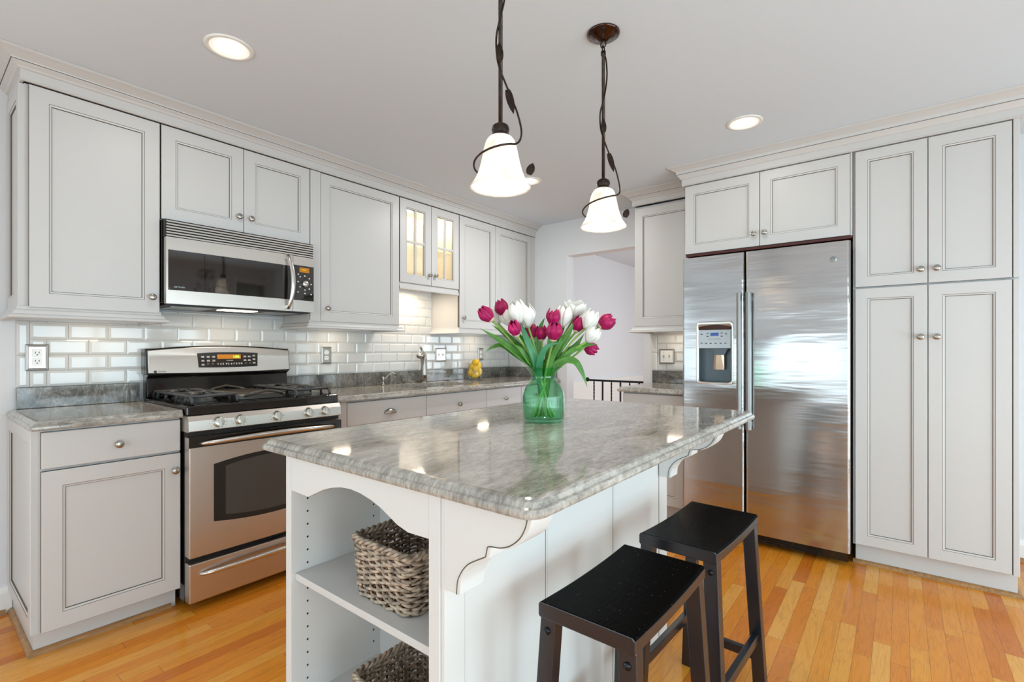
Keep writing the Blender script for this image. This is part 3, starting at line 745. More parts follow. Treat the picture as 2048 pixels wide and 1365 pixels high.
# sloping control panel
b = MB(); b.prism([(.58, .811), (.668, .811), (.683, .816), (.676, .862), (.662, .884), (.58, .887)], lambda u, v, d: (u, d, v), RY0+.001, RY1-.001)
cpn = build('control_panel', b, 'steel', t, .002)
FK = lambda u, v, d: (.6795-(v-.839)*.19+d, u, v)
for y in (.936, 1.031, 1.209, 1.378, 1.472):
    b = MB()
    for i in range(9):
        a = math.radians(-200+i*27.5); b.fbox(FK, y+.037*math.cos(a)-.0013, y+.037*math.cos(a)+.0013, .850+.030*math.sin(a)-.0013, .850+.030*math.sin(a)+.0013, .0002, .0007)
    build('dial_marks', b, 'print_dark', cpn)
for y in (.936, 1.031, 1.209, 1.378, 1.472):
    b = MB(); G = lambda x, q, z, y=y: FK(y+x, .850+q, z)
    b.lathe([(.0245, 0), (.0245, .004), (.022, .006), (.0205, .020), (.018, .023), (.0001, .0232)], 28, F=G, caps=(True, False))
    b.fbox(G, -.0055, .0055, -.021, .021, .0225, .033)
    build('burner_knob', b, ['knob_steel'], t, .0015)
# oven door
b = MB(); b.box(.6205, .655, RY0+.003, RY1-.003, .792, .810); build('vent_gap', b, 'gap_black', t)
b = MB(); b.box(.6205, .678, RY0+.003, RY1-.003, .246, .789, 0)
od = build('oven_door', b, 'steel', t, .004)
b = MB(); b.box(.6775, .682, RY0+.001, RY1-.001, .742, .789); build('top_band', b, 'enamel_black', od, .002)
wy0, wy1 = .917, 1.472
poly = [(wy0, .388), (wy1, .388)]+[(wy1+(wy0-wy1)*i/12, .656+.028*4*(i/12)*(1-i/12)) for i in range(13)]
poly = [(wy0+(wy1-wy0)*i/12, .392-.026*4*(i/12)*(1-i/12)) for i in range(13)]+poly[2:]
b = MB(); b.prism(poly, lambda u, v, d: (d, u, v), .676, .6795); build('window', b, 'enamel_black', od)
iy0, iy1 = wy0+.05, wy1-.05
pin = [(iy0+(iy1-iy0)*i/12, .412-.022*4*(i/12)*(1-i/12)) for i in range(13)]+[(iy1+(iy0-iy1)*i/12, .640+.024*4*(i/12)*(1-i/12)) for i in range(13)]
b = MB(); b.prism(pin, lambda u, v, d: (d, u, v), .6796, .6804); build('inner_glass', b, 'oven_glass', od)
def bow_handle(z, zc, name, par, out=.045, x=.680):
    b = MB(); pts = []; rad = []; a, c = RY0+.045, RY1-.045
    for i in range(25):
        k = i/24; s = math.sin(PI*k)**.55; pts.append((x+.006+out*s, a+(c-a)*k, z+zc*math.sin(PI*k))); rad.append(.0075+.005*s)
    b.tube(pts, rad, 14); return build(name, b, 'steel_bright', par)
bow_handle(.760, .012, 'handle', od)
b = MB(); b.box(.6205, .640, RY0+.003, RY1-.003, .222, .2455); build('drawer_gap', b, 'gap_black', t)
b = MB(); b.box(.6205, .676, RY0+.003, RY1-.003, .042, .220); wd = build('drawer', b, 'steel', t, .006)
bow_handle(.168, .010, 'handle', wd, .035, .676)
# backguard
b = MB(); b.prism([(.012, .925), (.075, .925), (.085, .935), (.072, 1.035), (.098, 1.048), (.098, 1.055), (.012, 1.055)], lambda u, v, d: (u, d, v), RY0+.006, RY1-.006)
b.box(.012, .075, RY0-.002, RY1+.002, 1.0555, 1.19); build('backguard', b, 'enamel_black', t, .004)
def bg_arc(y): s = (y-(RY0+RY1)/2)/((RY1-RY0)/2); return 1.186+.022*(1-s*s)
N = 20; prof = []
def fascia(e, d0, d1):
    lo = [(RY0-.001+e+(RY1-RY0+.002-2*e)*i/N, 1.046+e+.006*(1-4*(i/N)*(1-i/N))) for i in range(N+1)]
    hi = [(y, bg_arc(y)-e) for y, _ in reversed(lo)]
    return lo+hi
FG = lambda u, v, d: (d+.104-(v-1.046)*.13, u, v)
b = MB(); b.prism(fascia(0, 0, 0), FG, -.035, -.003); build('fascia_edge', b, 'enamel_black', t, .006)
b = MB(); b.prism(fascia(.007, 0, 0), FG, -.003, .004); fa = build('fascia', b, 'steel', t, .003)
b = MB(); pl = [(1.053+(.317)*i/10, 1.082+.003*(1-4*(i/10)*(1-i/10))) for i in range(11)]+[(1.376-(.328)*i/10, 1.164+.006*4*(i/10)*(1-i/10)) for i in range(11)]
b.prism(pl, FG, .0035, .0055); build('control_display', b, 'dark_glass', fa)
b = MB(); b.fbox(FG, 1.150, 1.277, 1.131, 1.156, .0055, .006); build('clock_display', b, 'disp_amber', fa)
text('clock_digits', '1:06', .021, FG, 1.251, 1.143, .0063, 'disp_green', fa)
b = MB()
for i in range(10): b.lathe([(.0001, .0062), (.0085, .0062), (.0085, .0055)], 16, F=lambda x, y, z, i=i: FG(1.101+i*.0255+x, 1.102+y*.75, z), caps=(False, False))
build('number_keys', b, 'button_grey', fa)
text('number_text', '1  2  3  4  5  6  7  8  9  0', .0135, FG, 1.216, 1.102, .0066, 'print_white', fa)
b = MB()
for (y, v) in ((1.075, 1.143), (1.075, 1.121), (1.103, 1.143), (1.131, 1.143), (1.103, 1.121), (1.131, 1.121), (1.300, 1.143), (1.325, 1.143), (1.300, 1.121), (1.325, 1.121), (1.352, 1.147), (1.352, 1.126), (1.352, 1.104), (1.075, 1.099)):
    for k in range(2): b.fbox(FG, y-.008+.001*k, y+.008-.001*k, v-.003+k*.005, v-.0005+k*.005, .0055, .006)
build('key_legends', b, 'print_white', fa)
text('convection_text', 'Convection', .008, FG, 1.216, 1.122, .0058, 'print_white', fa, shear=.2)
text('maker_text', 'Profile', .013, FG, .880, 1.068, .0042, 'print_dark', fa, shear=.3)
b = MB(); b.lathe([(.0068, .0042), (.0075, .0046), (.0068, .005), (.0001, .005)], 18, F=lambda x, y, z: FG(.850+x, 1.068+y, z), caps=(False, False)); build('emblem', b, 'button_grey', fa)
# burners and grates
for (x, y, r) in ((.20, .945, .038), (.47, .945, .046), (.20, 1.445, .034), (.47, 1.445, .05), (.335, 1.195, .045)):
    b = MB(); b.lathe([(r*1.25, .931), (r*1.2, .936), (r, .938), (r, .946), (r*.9, .949), (.0001, .9495)], 24, (x, y, 0), caps=(True, False)); build('burner', b, 'iron', t)
def grate(y0, y1):
    b = MB(); z = .966; x0, x1 = .085, .618; rb = .0072
    for y in (y0, y1):
        b.tube([(x0, y, .9315), (x0+.006, y, z-.012), (x0+.025, y, z), ((x0+x1)/2, y, z), (x1-.025, y, z), (x1-.006, y, z-.012), (x1, y, .9315)], rb, 8)
    for x in (x0+.02, (x0+x1)/2, x1-.02):
        b.tube([(x, y0, z), (x, (y0+y1)/2, z), (x, y1, z)], rb, 8)
    ym_ = (y0+y1)/2
    for xc in (.20, .47):
        for (dx, dy) in ((1, 0), (-1, 0), (0, 1), (0, -1)):
            p0 = (xc+dx*.105, ym_+dy*(y1-y0)/2, z); p1 = (xc+dx*.028, ym_+dy*.028, z+.004)
            if dx: p0 = (xc+dx*.105, ym_, z)
            b.tube([p0, ((p0[0]+p1[0])/2, (p0[1]+p1[1])/2, z+.003), p1], rb, 8)
        for (dx, dy) in ((1, 1), (-1, 1), (1, -1), (-1, -1)):
            b.tube([(xc+dx*.06, ym_+dy*(y1-y0)/2, .9315), (xc+dx*.058, ym_+dy*((y1-y0)/2-.004), z-.008), (xc+dx*.045, ym_+dy*(y1-y0)/2*.7, z+.002), (xc+dx*.03, ym_+dy*.032, z+.003)], rb, 8)
    return build('grate', b, 'iron', t)
grate(.850, 1.045); grate(1.348, 1.540)
b = MB(); b.loft([[(x, y, z) for x, y in rrect(.13+e, .57-e, 1.066+e, 1.326-e, .045)] for e, z in ((.0, .9315), (.0, .952), (.006, .956))]); 
for xx in (.10, .60):
    s = 1 if xx > .3 else -1
    b.tube([(xx-s*.03, 1.10, .950), (xx-s*.004, 1.12, .960), (xx, 1.195, .976), (xx-s*.004, 1.27, .960), (xx-s*.03, 1.29, .950)], .008, 8)
build('griddle', b, 'griddle', t, .004)

# ------------------------------------------------------------------ small cabinets left of the fridge
SF = 3.56
FS = FB(SF)
t = thing('wall_cabinet', 'single door wall cabinet above the switch beside the fridge', 'cabinet', (1.79, 3.75, 1.359), 'painted cabinets around the fridge')
b = MB(); b.box(1.545, 2.025, SF+.022, BACK-.0005, 1.359, 2.285); build('carcass', b, 'paint', t, .0012)
door(t, FS, 1.551, 2.010, 1.362, 2.268, 0, (1.99, 1.44), 'y', .062)
light_rail(t, [(1.545, BACK-.001), (1.545, SF+.008), (2.026, SF+.008)], 1.36)
crown('short crown molding over the wall cabinet beside the fridge', [(1.545, BACK-.001), (1.545, SF+.004), (1.944, SF+.004)])
t = thing('base_cabinet', 'small base cabinet tucked between doorway and fridge', 'cabinet', (1.79, 3.6, 0), 'painted cabinets around the fridge')
FBS = FB(3.32)
b = MB(); b.box(1.565, 2.025, 3.341, BACK-.0005, .10, .8775); b.box(1.565, 2.025, 3.40, BACK-.0005, 0, .0998); build('carcass', b, 'paint', t, .001)
drawer(t, FBS, 1.568, 2.014, .727, .868, 0, (1.79, .795), 'y'); door(t, FBS, 1.568, 2.014, .103, .715, 0, (1.61, .64), 'y')
b = MB(); slab(b, 1.535, 2.026, 3.283, BACK-.001, ZS, (1, 0, 1, 0))
one('worktop', b, 'granite', 'small granite worktop beside the fridge', 'worktop', (1.78, 3.6, ZS), 'grey granite worktops')
upstand('small granite upstand under the white switch beside the fridge', [(1.552, 2.026, 3.90, BACK-.0005, ZT, 1.010), (1.996, 2.026, 3.60, 3.8995, ZT, 1.0)], (1.79, 3.915, ZT))

# ------------------------------------------------------------------ tall cabinets: over fridge + pantry
PF = 3.276
FP = FB(PF)
t = thing('wall_cabinet', 'two door cabinet bridging over the stainless fridge', 'cabinet', (2.49, 3.6, 1.815), 'painted cabinets around the fridge')
b = MB(); b.box(2.0305, 2.955, PF+.022, BACK-.0005, 1.815, 2.292); build('carcass', b, 'paint', t, .0012)
b = MB(); b.box(2.0305, 2.0405, 3.335, BACK-.0005, .0, 1.8145); build('side_panel', b, 'paint', t)
b = MB(); b.box(2.042, 2.953, PF+.004, PF+.10, 1.800, 1.8148); build('shadow_strip', b, 'shadow_red', t, label='dark red brown strip standing in for the shade under the cabinet')  # added strip, paints the shadow between fridge and cabinet
door(t, FP, 2.037, 2.4885, 1.818, 2.268, 0, (2.459, 1.893), 'y', .058); door(t, FP, 2.4915, 2.944, 1.818, 2.268, 0, (2.519, 1.893), 'y', .058)
b = MB(); b.box(2.946, 2.955, PF+.004, PF+.022, 1.816, 2.29); build('filler', b, 'paint', t)
t = thing('pantry_cabinet', 'tall four door pantry cabinet right of the fridge', 'cabinet', (3.27, 3.6, 0), 'painted cabinets around the fridge')
b = MB(); b.box(2.956, 3.602, PF+.022, BACK-.0005, .112, 2.292); b.box(2.966, 3.602, 3.335, BACK-.0005, 0, .1118); build('carcass', b, 'paint', t, .0012)
for (a, c, k) in ((2.968, 3.2705, 3.243), (3.2735, 3.575, 3.306)):
    door(t, FP, a, c, 1.526, 2.268, 0, (k, 1.597), 'y', .055); door(t, FP, a, c, .119, 1.517, 0, (k, 1.250), 'y', .055)
b = MB(); b.box(3.579, 3.602, PF+.002, PF+.022, 1.526, 2.288); b.box(3.579, 3.602, PF+.002, PF+.022, .115, 1.517); build('filler', b, 'paint', t, .002)
CROWN2 = [(o, z-.018 if z < 2.35 else z-.012 if z < 2.36 else z) for o, z in CROWN]
b = MB(); b.sweep([(2.0305, BACK-.002), (2.0305, PF+.003), (3.603, PF+.003), (3.603, BACK-.002)], CROWN2)
o = build('crown_molding', b, 'paint', None, 0, (2.8, PF, 2.27)); tag(o, 'crown molding over the fridge cabinet and pantry', 'molding', None, 'thing')
g = MB(); g.sweep([(2.0305, BACK-.002), (2.0305, PF+.003), (3.603, PF+.003), (3.603, BACK-.002)], [(.0400, 2.3445), (.0418, 2.3445), (.0418, 2.3465), (.0400, 2.3465)]); build('glaze_line', g, 'glaze', o)

# ------------------------------------------------------------------ fridge
t = thing('refrigerator', 'stainless side by side refrigerator with water dispenser', 'refrigerator', (2.495, 3.55, 0))
FY = 3.205
FFR = FB(FY)
b = MB(); b.box(2.048, 2.946, 3.275, 3.90, .055, 1.765)
for x in (2.10, 2.89): b.lathe([(.02, 0), (.02, .055)], 12, (x, 3.32, 0))
build('body', b, 'gap_black', t, .003)
b = MB(); b.box(2.06, 2.94, 3.235, 3.2745, .022, .066)
for i in range(3): b.box(2.09, 2.82, 3.231, 3.2349, .030+i*.012, .034+i*.012, 1)
for i in range(13): b.box(2.09+i*.06, 2.094+i*.06, 3.2312, 3.2349, .028, .060, 1)
build('toe_grille', b, ['enamel_black', 'iron_black'], t)
z0, z1 = .078, 1.777
dl0, dl1, dr0, dr1 = 2.044, 2.4185, 2.4275, 2.950
hx0, hx1, hz0, hz1 = 2.150, 2.342, .982, 1.310       # dispenser opening in the left door
def door_shell(b, x0, x1, hole=None):
    r = .012
    o = [(x0, 3.2745)]+[(x0+r-r*math.cos(a), FY+r-r*math.sin(a)) for a in (0, .4, .8, 1.2, PI/2)]+[(x1-r+r*math.sin(a), FY+r-r*math.cos(a)) for a in (0, .4, .8, 1.2, PI/2)]+[(x1, 3.2745)]
    if not hole:
        b.loft([[(x, y, z0) for x, y in o], [(x, y, z1) for x, y in o]]); return
    a0, a1, c0, c1 = hole; n = len(o); base_ = len(b.v)
    b.v += [(x, y, z0) for x, y in o]+[(x, y, z1) for x, y in o]
    for i in range(n):
        j = (i+1) % n
        if i == 5: continue                             # the flat front is made separately
        b.f.append((base_+i, base_+j, base_+n+j, base_+n+i)); b.m.append(0); b.sm.append(False)
    b.f.append(tuple(base_+i for i in reversed(range(n)))); b.m.append(0); b.sm.append(False)
    b.f.append(tuple(base_+n+i for i in range(n))); b.m.append(0); b.sm.append(False)
    rect_ring(b, FFR, (x0+r, x1-r, z0, z1), 0, (a0, a1, c0, c1), 0, 0)
b = MB(); door_shell(b, dl0, dl1, (hx0, hx1, hz0, hz1)); ld = build('door', b, 'steel_fridge', t)
b = MB(); door_shell(b, dr0, dr1); rd = build('door', b, 'steel_fridge', t)
def f_handle(par, x0, x1):
    b = MB(); b.prism([(x0, FY-.030), (x0+.004, FY-.046), ((x0+x1)/2, FY-.050), (x1-.004, FY-.046), (x1, FY-.030), (x1-.006, FY-.026), (x0+.006, FY-.026)], lambda u, v, d: (u, v, d), .703, 1.528)
    for z in (.72, 1.48): b.box(x0+.008, x1-.008, FY-.027, FY+.001, z, z+.03)
    build('handle', b, 'handle_steel', par, .002)
f_handle(ld, 2.382, 2.413); f_handle(rd, 2.433, 2.468)
# dispenser
rr = lambda e: (hx0+e, hx1-e, hz0+e, hz1-e)
b = MB(); q = (hx0-.016, hx1+.016, hz0-.016, hz1+.052)
out = rrect(q[0], q[1], q[2], q[3], .022, 5); inn = rrect(hx0, hx1, hz0, hz1+.0, .014, 5)
b.loft([[FFR(x, z, 0) for x, z in out], [FFR(x, z, .006) for x, z in out], [FFR(x, z, .007) for x, z in rrect(q[0]+.004, q[1]-.004, q[2]+.004, q[3]-.004, .02, 5)], [FFR(x, z, .002) for x, z in inn], [FFR(x, z, -.01) for x, z in inn]], 0, True, (False, False))
build('dispenser_bezel', b, 'steel_bright', ld)
b = MB(); b.fbox(FFR, hx0, hx1, 1.192, hz1, -.012, .004); cpd = build('dispenser_panel', b, 'panel_grey', ld, .002)
b = MB(); b.prism([(hx0+.002, 1.311), (hx1-.002, 1.311)]+[(hx1-.002+(hx0-hx1+.004)*i/8, 1.322+.018*4*(i/8)*(1-i/8)) for i in range(9)], FFR, .003, .0075); build('dispenser_cap', b, 'canopy_bronze', ld)
b = MB(); b.fbox(FFR, 2.222, 2.272, 1.270, 1.291, .004, .0048); build('display', b, 'disp_blue', ld)
b = MB()
for (x, z) in ((2.168, 1.282), (2.205, 1.288), (2.205, 1.268), (2.290, 1.288), (2.290, 1.268), (2.315, 1.282), (2.168, 1.225), (2.196, 1.224), (2.224, 1.224), (2.254, 1.224), (2.284, 1.224), (2.312, 1.224)): b.fbox(FFR, x-.006, x+.006, z-.003, z+.003, .004, .0046)
b.fbox(FFR, 2.208, 2.285, 1.250, 1.252, .004, .0046)
build('dispenser_buttons', b, 'button_grey', ld)
b = MB(); D = -.056
P = lambda d: [FFR(hx0, hz0, d), FFR(hx1, hz0, d), FFR(hx1, 1.192, d), FFR(hx0, 1.192, d)]
b.add(P(-.001)+P(D), [(0, 1, 5, 4), (1, 2, 6, 5), (2, 3, 7, 6), (3, 0, 4, 7), (4, 5, 6, 7)]); build('dispenser_recess', b, 'recess', ld, solid=.001)
b = MB(); b.loft([[FFR(2.275+dx*w, z, -.030+dd) for dx, dd in ((-1, -.014), (1, -.014), (1, .014), (-1, .014))] for w, z in ((.026, 1.150), (.044, 1.190))]); build('dispenser_spout', b, 'recess', ld)
b = MB(); b.loft([[FFR(2.268+dx*w+sh, z, -.022+dd+sh*.5) for dx, dd in ((-1, 0), (-.5, .008), (.5, .008), (1, 0), (.5, -.008), (-.5, -.008))] for w, z, sh in ((.029, 1.150, .0), (.033, 1.058, -.004))]); build('dispenser_paddle', b, 'paddle', ld)
b = MB(); b.lathe([(.0001, .0035), (.013, .0035), (.0155, .0032), (.018, .001), (.018, -.0005)], 28, F=lambda x, y, z: FFR(2.872+x, 1.683+y, z), caps=(False, False)); em = build('emblem', b, 'panel_grey', rd)
b = MB()
for i in range(8):
    a = 2*PI*i/8; b.tube([FFR(2.872+.004*math.cos(a), 1.683+.004*math.sin(a), .004), FFR(2.872+.010*math.cos(a+.6), 1.683+.010*math.sin(a+.6), .004), FFR(2.872+.012*math.cos(a+1.3), 1.683+.012*math.sin(a+1.3), .004)], .0009, 5)
build('emblem_scroll', b, 'print_dark', rd)

# ------------------------------------------------------------------ island
IX0, IX1, IY0, IY1 = 1.737, 2.405, .72, 1.985
t = thing('kitchen_island', 'painted kitchen island with open shelf end and scalloped corbels', 'island', ((IX0+IX1)/2, 1.35, 0))
OX0, OX1, OYB, OZ0 = 1.767, 2.359, 1.032, .15
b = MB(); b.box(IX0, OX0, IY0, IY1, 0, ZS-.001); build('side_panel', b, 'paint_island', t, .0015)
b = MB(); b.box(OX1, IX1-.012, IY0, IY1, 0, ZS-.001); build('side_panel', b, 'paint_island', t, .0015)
b = MB(); b.box(OX0+.0003, OX1-.0003, OYB, OYB+.018, .0, ZS-.001); build('back_panel', b, 'interior', t)
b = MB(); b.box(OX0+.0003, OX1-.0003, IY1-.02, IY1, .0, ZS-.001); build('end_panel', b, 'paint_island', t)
b = MB(); b.box(OX0+.0003, OX1-.0003, IY0+.004, OYB-.0003, .0, OZ0-.018); b.box(OX0+.0003, OX1-.0003, IY0+.001, OYB-.0003, OZ0-.0178, OZ0); build('bottom_shelf', b, 'interior', t)
# arched valance
arch = [(1.767, .773), (1.859, .771), (1.880, .780), (1.905, .791), (1.940, .806), (1.98, .818), (2.02, .826), (2.063, .829), (2.107, .826), (2.150, .818), (2.190, .806), (2.225, .791), (2.250, .780), (2.289, .771), (2.359, .773)]
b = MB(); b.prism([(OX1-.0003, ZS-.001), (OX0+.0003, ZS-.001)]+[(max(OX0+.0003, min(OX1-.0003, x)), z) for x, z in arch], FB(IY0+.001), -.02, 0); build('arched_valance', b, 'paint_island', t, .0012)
b = MB(); b.box(OX0+.001, OX1-.001, IY0+.012, OYB-.001, .508, .5275); build('shelf', b, 'interior', t, .0012)
for z in (.142,): pass
b = MB()
for y in (.771, 1.006):
    for i in range(16):
        z = .20+.0385*i
        if z > .75 or abs(z-.518) < .02: continue
        b.lathe([(.0001, .0004), (.0032, .0004), (.0032, .0001)], 10, F=lambda x, q, d, y=y, z=z: (OX0+d, y+x, z+q), caps=(False, False))
build('peg_holes', b, 'slot_dark', t)
# seating side: post, boards, corbels
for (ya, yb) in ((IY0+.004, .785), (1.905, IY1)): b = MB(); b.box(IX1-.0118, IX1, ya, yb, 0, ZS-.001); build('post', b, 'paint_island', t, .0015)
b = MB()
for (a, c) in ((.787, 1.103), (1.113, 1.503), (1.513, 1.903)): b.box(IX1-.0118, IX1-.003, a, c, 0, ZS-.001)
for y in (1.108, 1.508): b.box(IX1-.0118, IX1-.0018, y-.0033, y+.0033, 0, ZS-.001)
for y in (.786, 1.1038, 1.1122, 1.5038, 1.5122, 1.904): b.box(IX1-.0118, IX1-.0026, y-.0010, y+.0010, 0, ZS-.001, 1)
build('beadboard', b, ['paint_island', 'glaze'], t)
cor = [(2.405, .8775), (2.634, .8775), (2.633, .868), (2.629, .855), (2.620, .838), (2.607, .824), (2.590, .812), (2.569, .804), (2.547, .801), (2.537, .798), (2.532, .790), (2.532, .777), (2.508, .764), (2.488, .752), (2.473, .738), (2.462, .722), (2.455, .706), (2.452, .679), (2.405, .679)]
_v = [Vector((x, 0, z)) for x, z in cor]
cor = cor[:1]+[(p.x, p.z) for p in spline(_v[1:10], 4)]+[(p.x, p.z) for p in spline(_v[11:18], 4)]+cor[18:]
for y in (.722, 1.898):
    b = MB(); F = lambda u, v, d, y=y: (u, y+d, v)
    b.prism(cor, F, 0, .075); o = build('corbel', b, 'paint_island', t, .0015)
    # pencil line near the front edge, a dark glaze bead
    line = [(x-.010, z) for x, z in cor[3:-1]]
    b = MB(); b.tube([F(x, z, -.0003) for x, z in line], .0012, 6); build('glaze_line', b, 'glaze', o)
for i in range(2):
    pass
b = MB(); rings = []
for e, h in EDGE: rings.append([(x, y, ZS+h) for x, y in rrect(1.618+e, 2.662-e, .692+e, 2.376-e, .040-e*.6, 8)])
b.loft(rings, 0, False)
one('worktop', b, 'granite', 'large polished grey granite island worktop', 'worktop', (2.14, 1.53, ZS), 'grey granite worktops')

# ------------------------------------------------------------------ baskets
def make_basket(name, label):
    t = thing(name, label, 'basket', (0, 0, 0), 'wicker baskets on the island shelves')
    W, D, H = .232, .225, .158
    def outline(k, off=0, n=160):
        # k 0 bottom .. 1 top : slightly flared rounded rectangle
        hw = W/2*(.97+.07*k)+off; hd = D/2*(.97+.07*k)+off; P = rrect(-hw, hw, -hd, hd, .03, 6); out = []
        L = [0]
        for i in range(len(P)): 
            a, b2 = P[i], P[(i+1) % len(P)]; L.append(L[-1]+math.dist(a, b2))
        for i in range(n):
            s = L[-1]*i/n; j = max(q for q in range(len(P)) if L[q] <= s+1e-9); f = (s-L[j])/max(1e-9, L[j+1]-L[j]); a, b2 = P[j], P[(j+1) % len(P)]
            out.append((a[0]+(b2[0]-a[0])*f, a[1]+(b2[1]-a[1])*f))
        return out
    NS = 32; n = 160; rows = 18
    b = MB(); rnd = random.Random(3)
    for r in range(rows):
        k = (r+.3)/rows; z = .006+(H-.022)*r/(rows-1); O = outline(k, 0, n); pts = []
        ph = rnd.random()*6
        for i, (x, y) in enumerate(O):
            w_ = math.cos(i/n*NS*PI+(r % 2)*PI)*.0042; l = math.hypot(x, y)
            pts.append((x+x/l*w_, y+y/l*w_, z+.0018*math.sin(i*.21+ph)+.0012*math.sin(i*.53+ph*2)))
        b.tube(pts, (.0038+.0008*rnd.random()), 6, closed=True)
    build('woven_wall', b, 'wick', t, local=True)
    b = MB(); lo = outline(0, 0, NS); hi = outline(1, 0, NS)
    for i in range(NS): b.tube([(lo[i][0], lo[i][1], .002), ((lo[i][0]+hi[i][0])/2, (lo[i][1]+hi[i][1])/2, H/2), (hi[i][0], hi[i][1], H-.006)], .0030, 6)
    build('stakes', b, 'wick_dark', t, local=True)
    b = MB(); O = outline(1, .001, n)
    for q in range(3):
        pts = []
        for i, (x, y) in enumerate(O):
            a = i/n*2*PI*16+q*2*PI/3; l = math.hypot(x, y); pts.append((x+x/l*.0065*math.cos(a), y+y/l*.0065*math.cos(a), H-.006+.006*math.sin(a)))
        b.tube(pts, .0048, 6, closed=True)
    build('braided_rim', b, 'wick', t, local=True)
    b = MB(); hw, hd = W/2*.95, D/2*.95
    b.loft([[(x, y, z) for x, y in rrect(-hw, hw, -hd, hd, .03)] for z in (.003, .007)])
    for i in range(18): y = -hd+.006+(2*hd-.012)*i/17; b.tube([(-hw+.008, y, .009), (0, y, .0095), (hw-.008, y, .009)], .0035, 6)
    build('base', b, 'wick_dark', t, local=True)
    return t
bk = make_basket('wicker_basket', 'woven wicker basket on the upper island shelf')
bk.location = (2.118, .885, .5276)
bk2 = copy_tree(bk); bk2.name = 'wicker_basket.001'; bk2['label'] = 'woven wicker basket on the low island shelf'
bk2.location = (2.118, .885, OZ0+.0002)

# ------------------------------------------------------------------ saddle stools
def make_stool(label):
    t = thing('bar_stool', label, 'stool', (0, 0, 0), 'black saddle stools at the island')
    hw, hl, zt_, th = .1175, .210, .618, .036
    b = MB(); n = 14; rings = []
    for i in range(n+1):
        y = -hl+2*hl*i/n; s = y/hl; dip = -.007*(1-s*s); zt2 = zt_+dip; zb = zt_-th+dip*.85
        e = .004; rings.append([(-hw+e, y, zb), (hw-e, y, zb), (hw, y, zb+e), (hw, y, zt2-.006), (hw-.006, y, zt2), (-hw+.006, y, zt2), (-hw, y, zt2-.006), (-hw, y, zb+e)])
    b.loft(rings, 1, False)
    for q in range(len(b.f)):
        if len(b.f[q]) == 4 and q % 8 in (3, 4, 5) and q < n*8: b.m[q] = 0
    o = build('seat', b, ['stool_black', 'stool_side_sheen'], t, .003, local=True)
    for sx in (-1, 1):
        for sy in (-1, 1):
            top = Vector((sx*(hw-.022), sy*(hl-.024), zt_-th+.001)); bot = Vector((sx*(hw+.008), sy*(hl+.002), 0))
            b = MB(); ax, ay = .020, .0165
            ring = lambda p: [(p.x-ax, p.y-ay, p.z), (p.x+ax, p.y-ay, p.z), (p.x+ax, p.y+ay, p.z), (p.x-ax, p.y+ay, p.z)]
            b.loft([ring(bot), ring(top)]); lg = build('leg', b, 'stool_side_sheen', t, .002, local=True)
            b = MB(); p = top+(bot-top)*.05; b.lathe([(.0085, 0), (.0085, .002), (.006, .0045), (.0001, .0055)], 14, F=lambda x, y, z, p=p, sy=sy: (p.x+x, p.y+sy*(ay-.0003+z), p.z+y), caps=(True, False)); build('bolt', b, 'bolt', lg, local=True)
    at = lambda sx, sy, z: Vector((sx*(hw-.022), sy*(hl-.024), zt_-th))*(z/(zt_-th))+Vector((sx*(hw+.008), sy*(hl+.002), 0))*(1-z/(zt_-th))
    for sx in (-1, 1):
        z = .205; p, q = at(sx, -1, z), at(sx, 1, z); b = MB(); b.bar((p.x, p.y+.0165, z), (q.x, q.y-.0165, z), .020, .030); build('stretcher', b, 'stool_side_sheen', t, .002, local=True)
    for sy in (-1, 1):
        z = .135; p, q = at(-1, sy, z), at(1, sy, z); b = MB(); b.bar((p.x+.020, p.y, z), (q.x-.020, q.y, z), .020, .030, side=(0, 1, 0)); build('stretcher', b, 'stool_side_sheen', t, .002, local=True)
    b = MB(); b.box(-hw+.042, hw-.042, -hl+.03, -hl+.046, zt_-th-.045, zt_-th-.012); 
    return t
st = make_stool('black saddle stool near the front, beside the open shelf end'); st.location = (2.640, 1.112, 0); st.rotation_euler = (0, 0, math.radians(-.8))
s2 = copy_tree(st); s2.name = 'bar_stool.001'; s2['label'] = 'black saddle stool farther back, nearer the fridge'
s2.location = (2.652, 1.640, 0); s2.rotation_euler = (0, 0, math.radians(-2.5))

# ------------------------------------------------------------------ faucet, soap pump, lemon jar
t = thing('faucet', 'single lever steel kitchen faucet behind the sink', 'faucet', (.10, 2.70, ZT))
b = MB(); b.lathe([(.034, ZT), (.034, ZT+.005), (.027, ZT+.010), (.0001, ZT+.0105)], 24, (.10, 2.70, 0), caps=(True, False))
b.tube([(.10, 2.70, ZT+.008), (.10, 2.70, ZT+.07), (.10, 2.699, ZT+.14), (.102, 2.694, ZT+.19), (.106, 2.684, ZT+.218), (.110, 2.672, ZT+.236), (.112, 2.664, ZT+.243)], [.026, .0265, .027, .027, .026, .022, .014], 20); build('body', b, 'nickel', t)
b = MB(); b.tube([(.107, 2.690, ZT+.214), (.113, 2.668, ZT+.226), (.120, 2.645, ZT+.226), (.126, 2.624, ZT+.218), (.128, 2.616, ZT+.212)], [.020, .025, .0265, .024, .018], 18); build('spray_head', b, 'steel_bright', t)
b = MB(); b.tube([(.104, 2.690, ZT+.226), (.100, 2.686, ZT+.250), (.099, 2.676, ZT+.272), (.104, 2.662, ZT+.286), (.110, 2.652, ZT+.288)], [.013, .0105, .009, .0095, .008], 12); build('lever', b, 'nickel', t)
t = thing('soap_dispenser', 'small curved soap pump left of the sink', 'soap dispenser', (.115, 2.285, ZT))
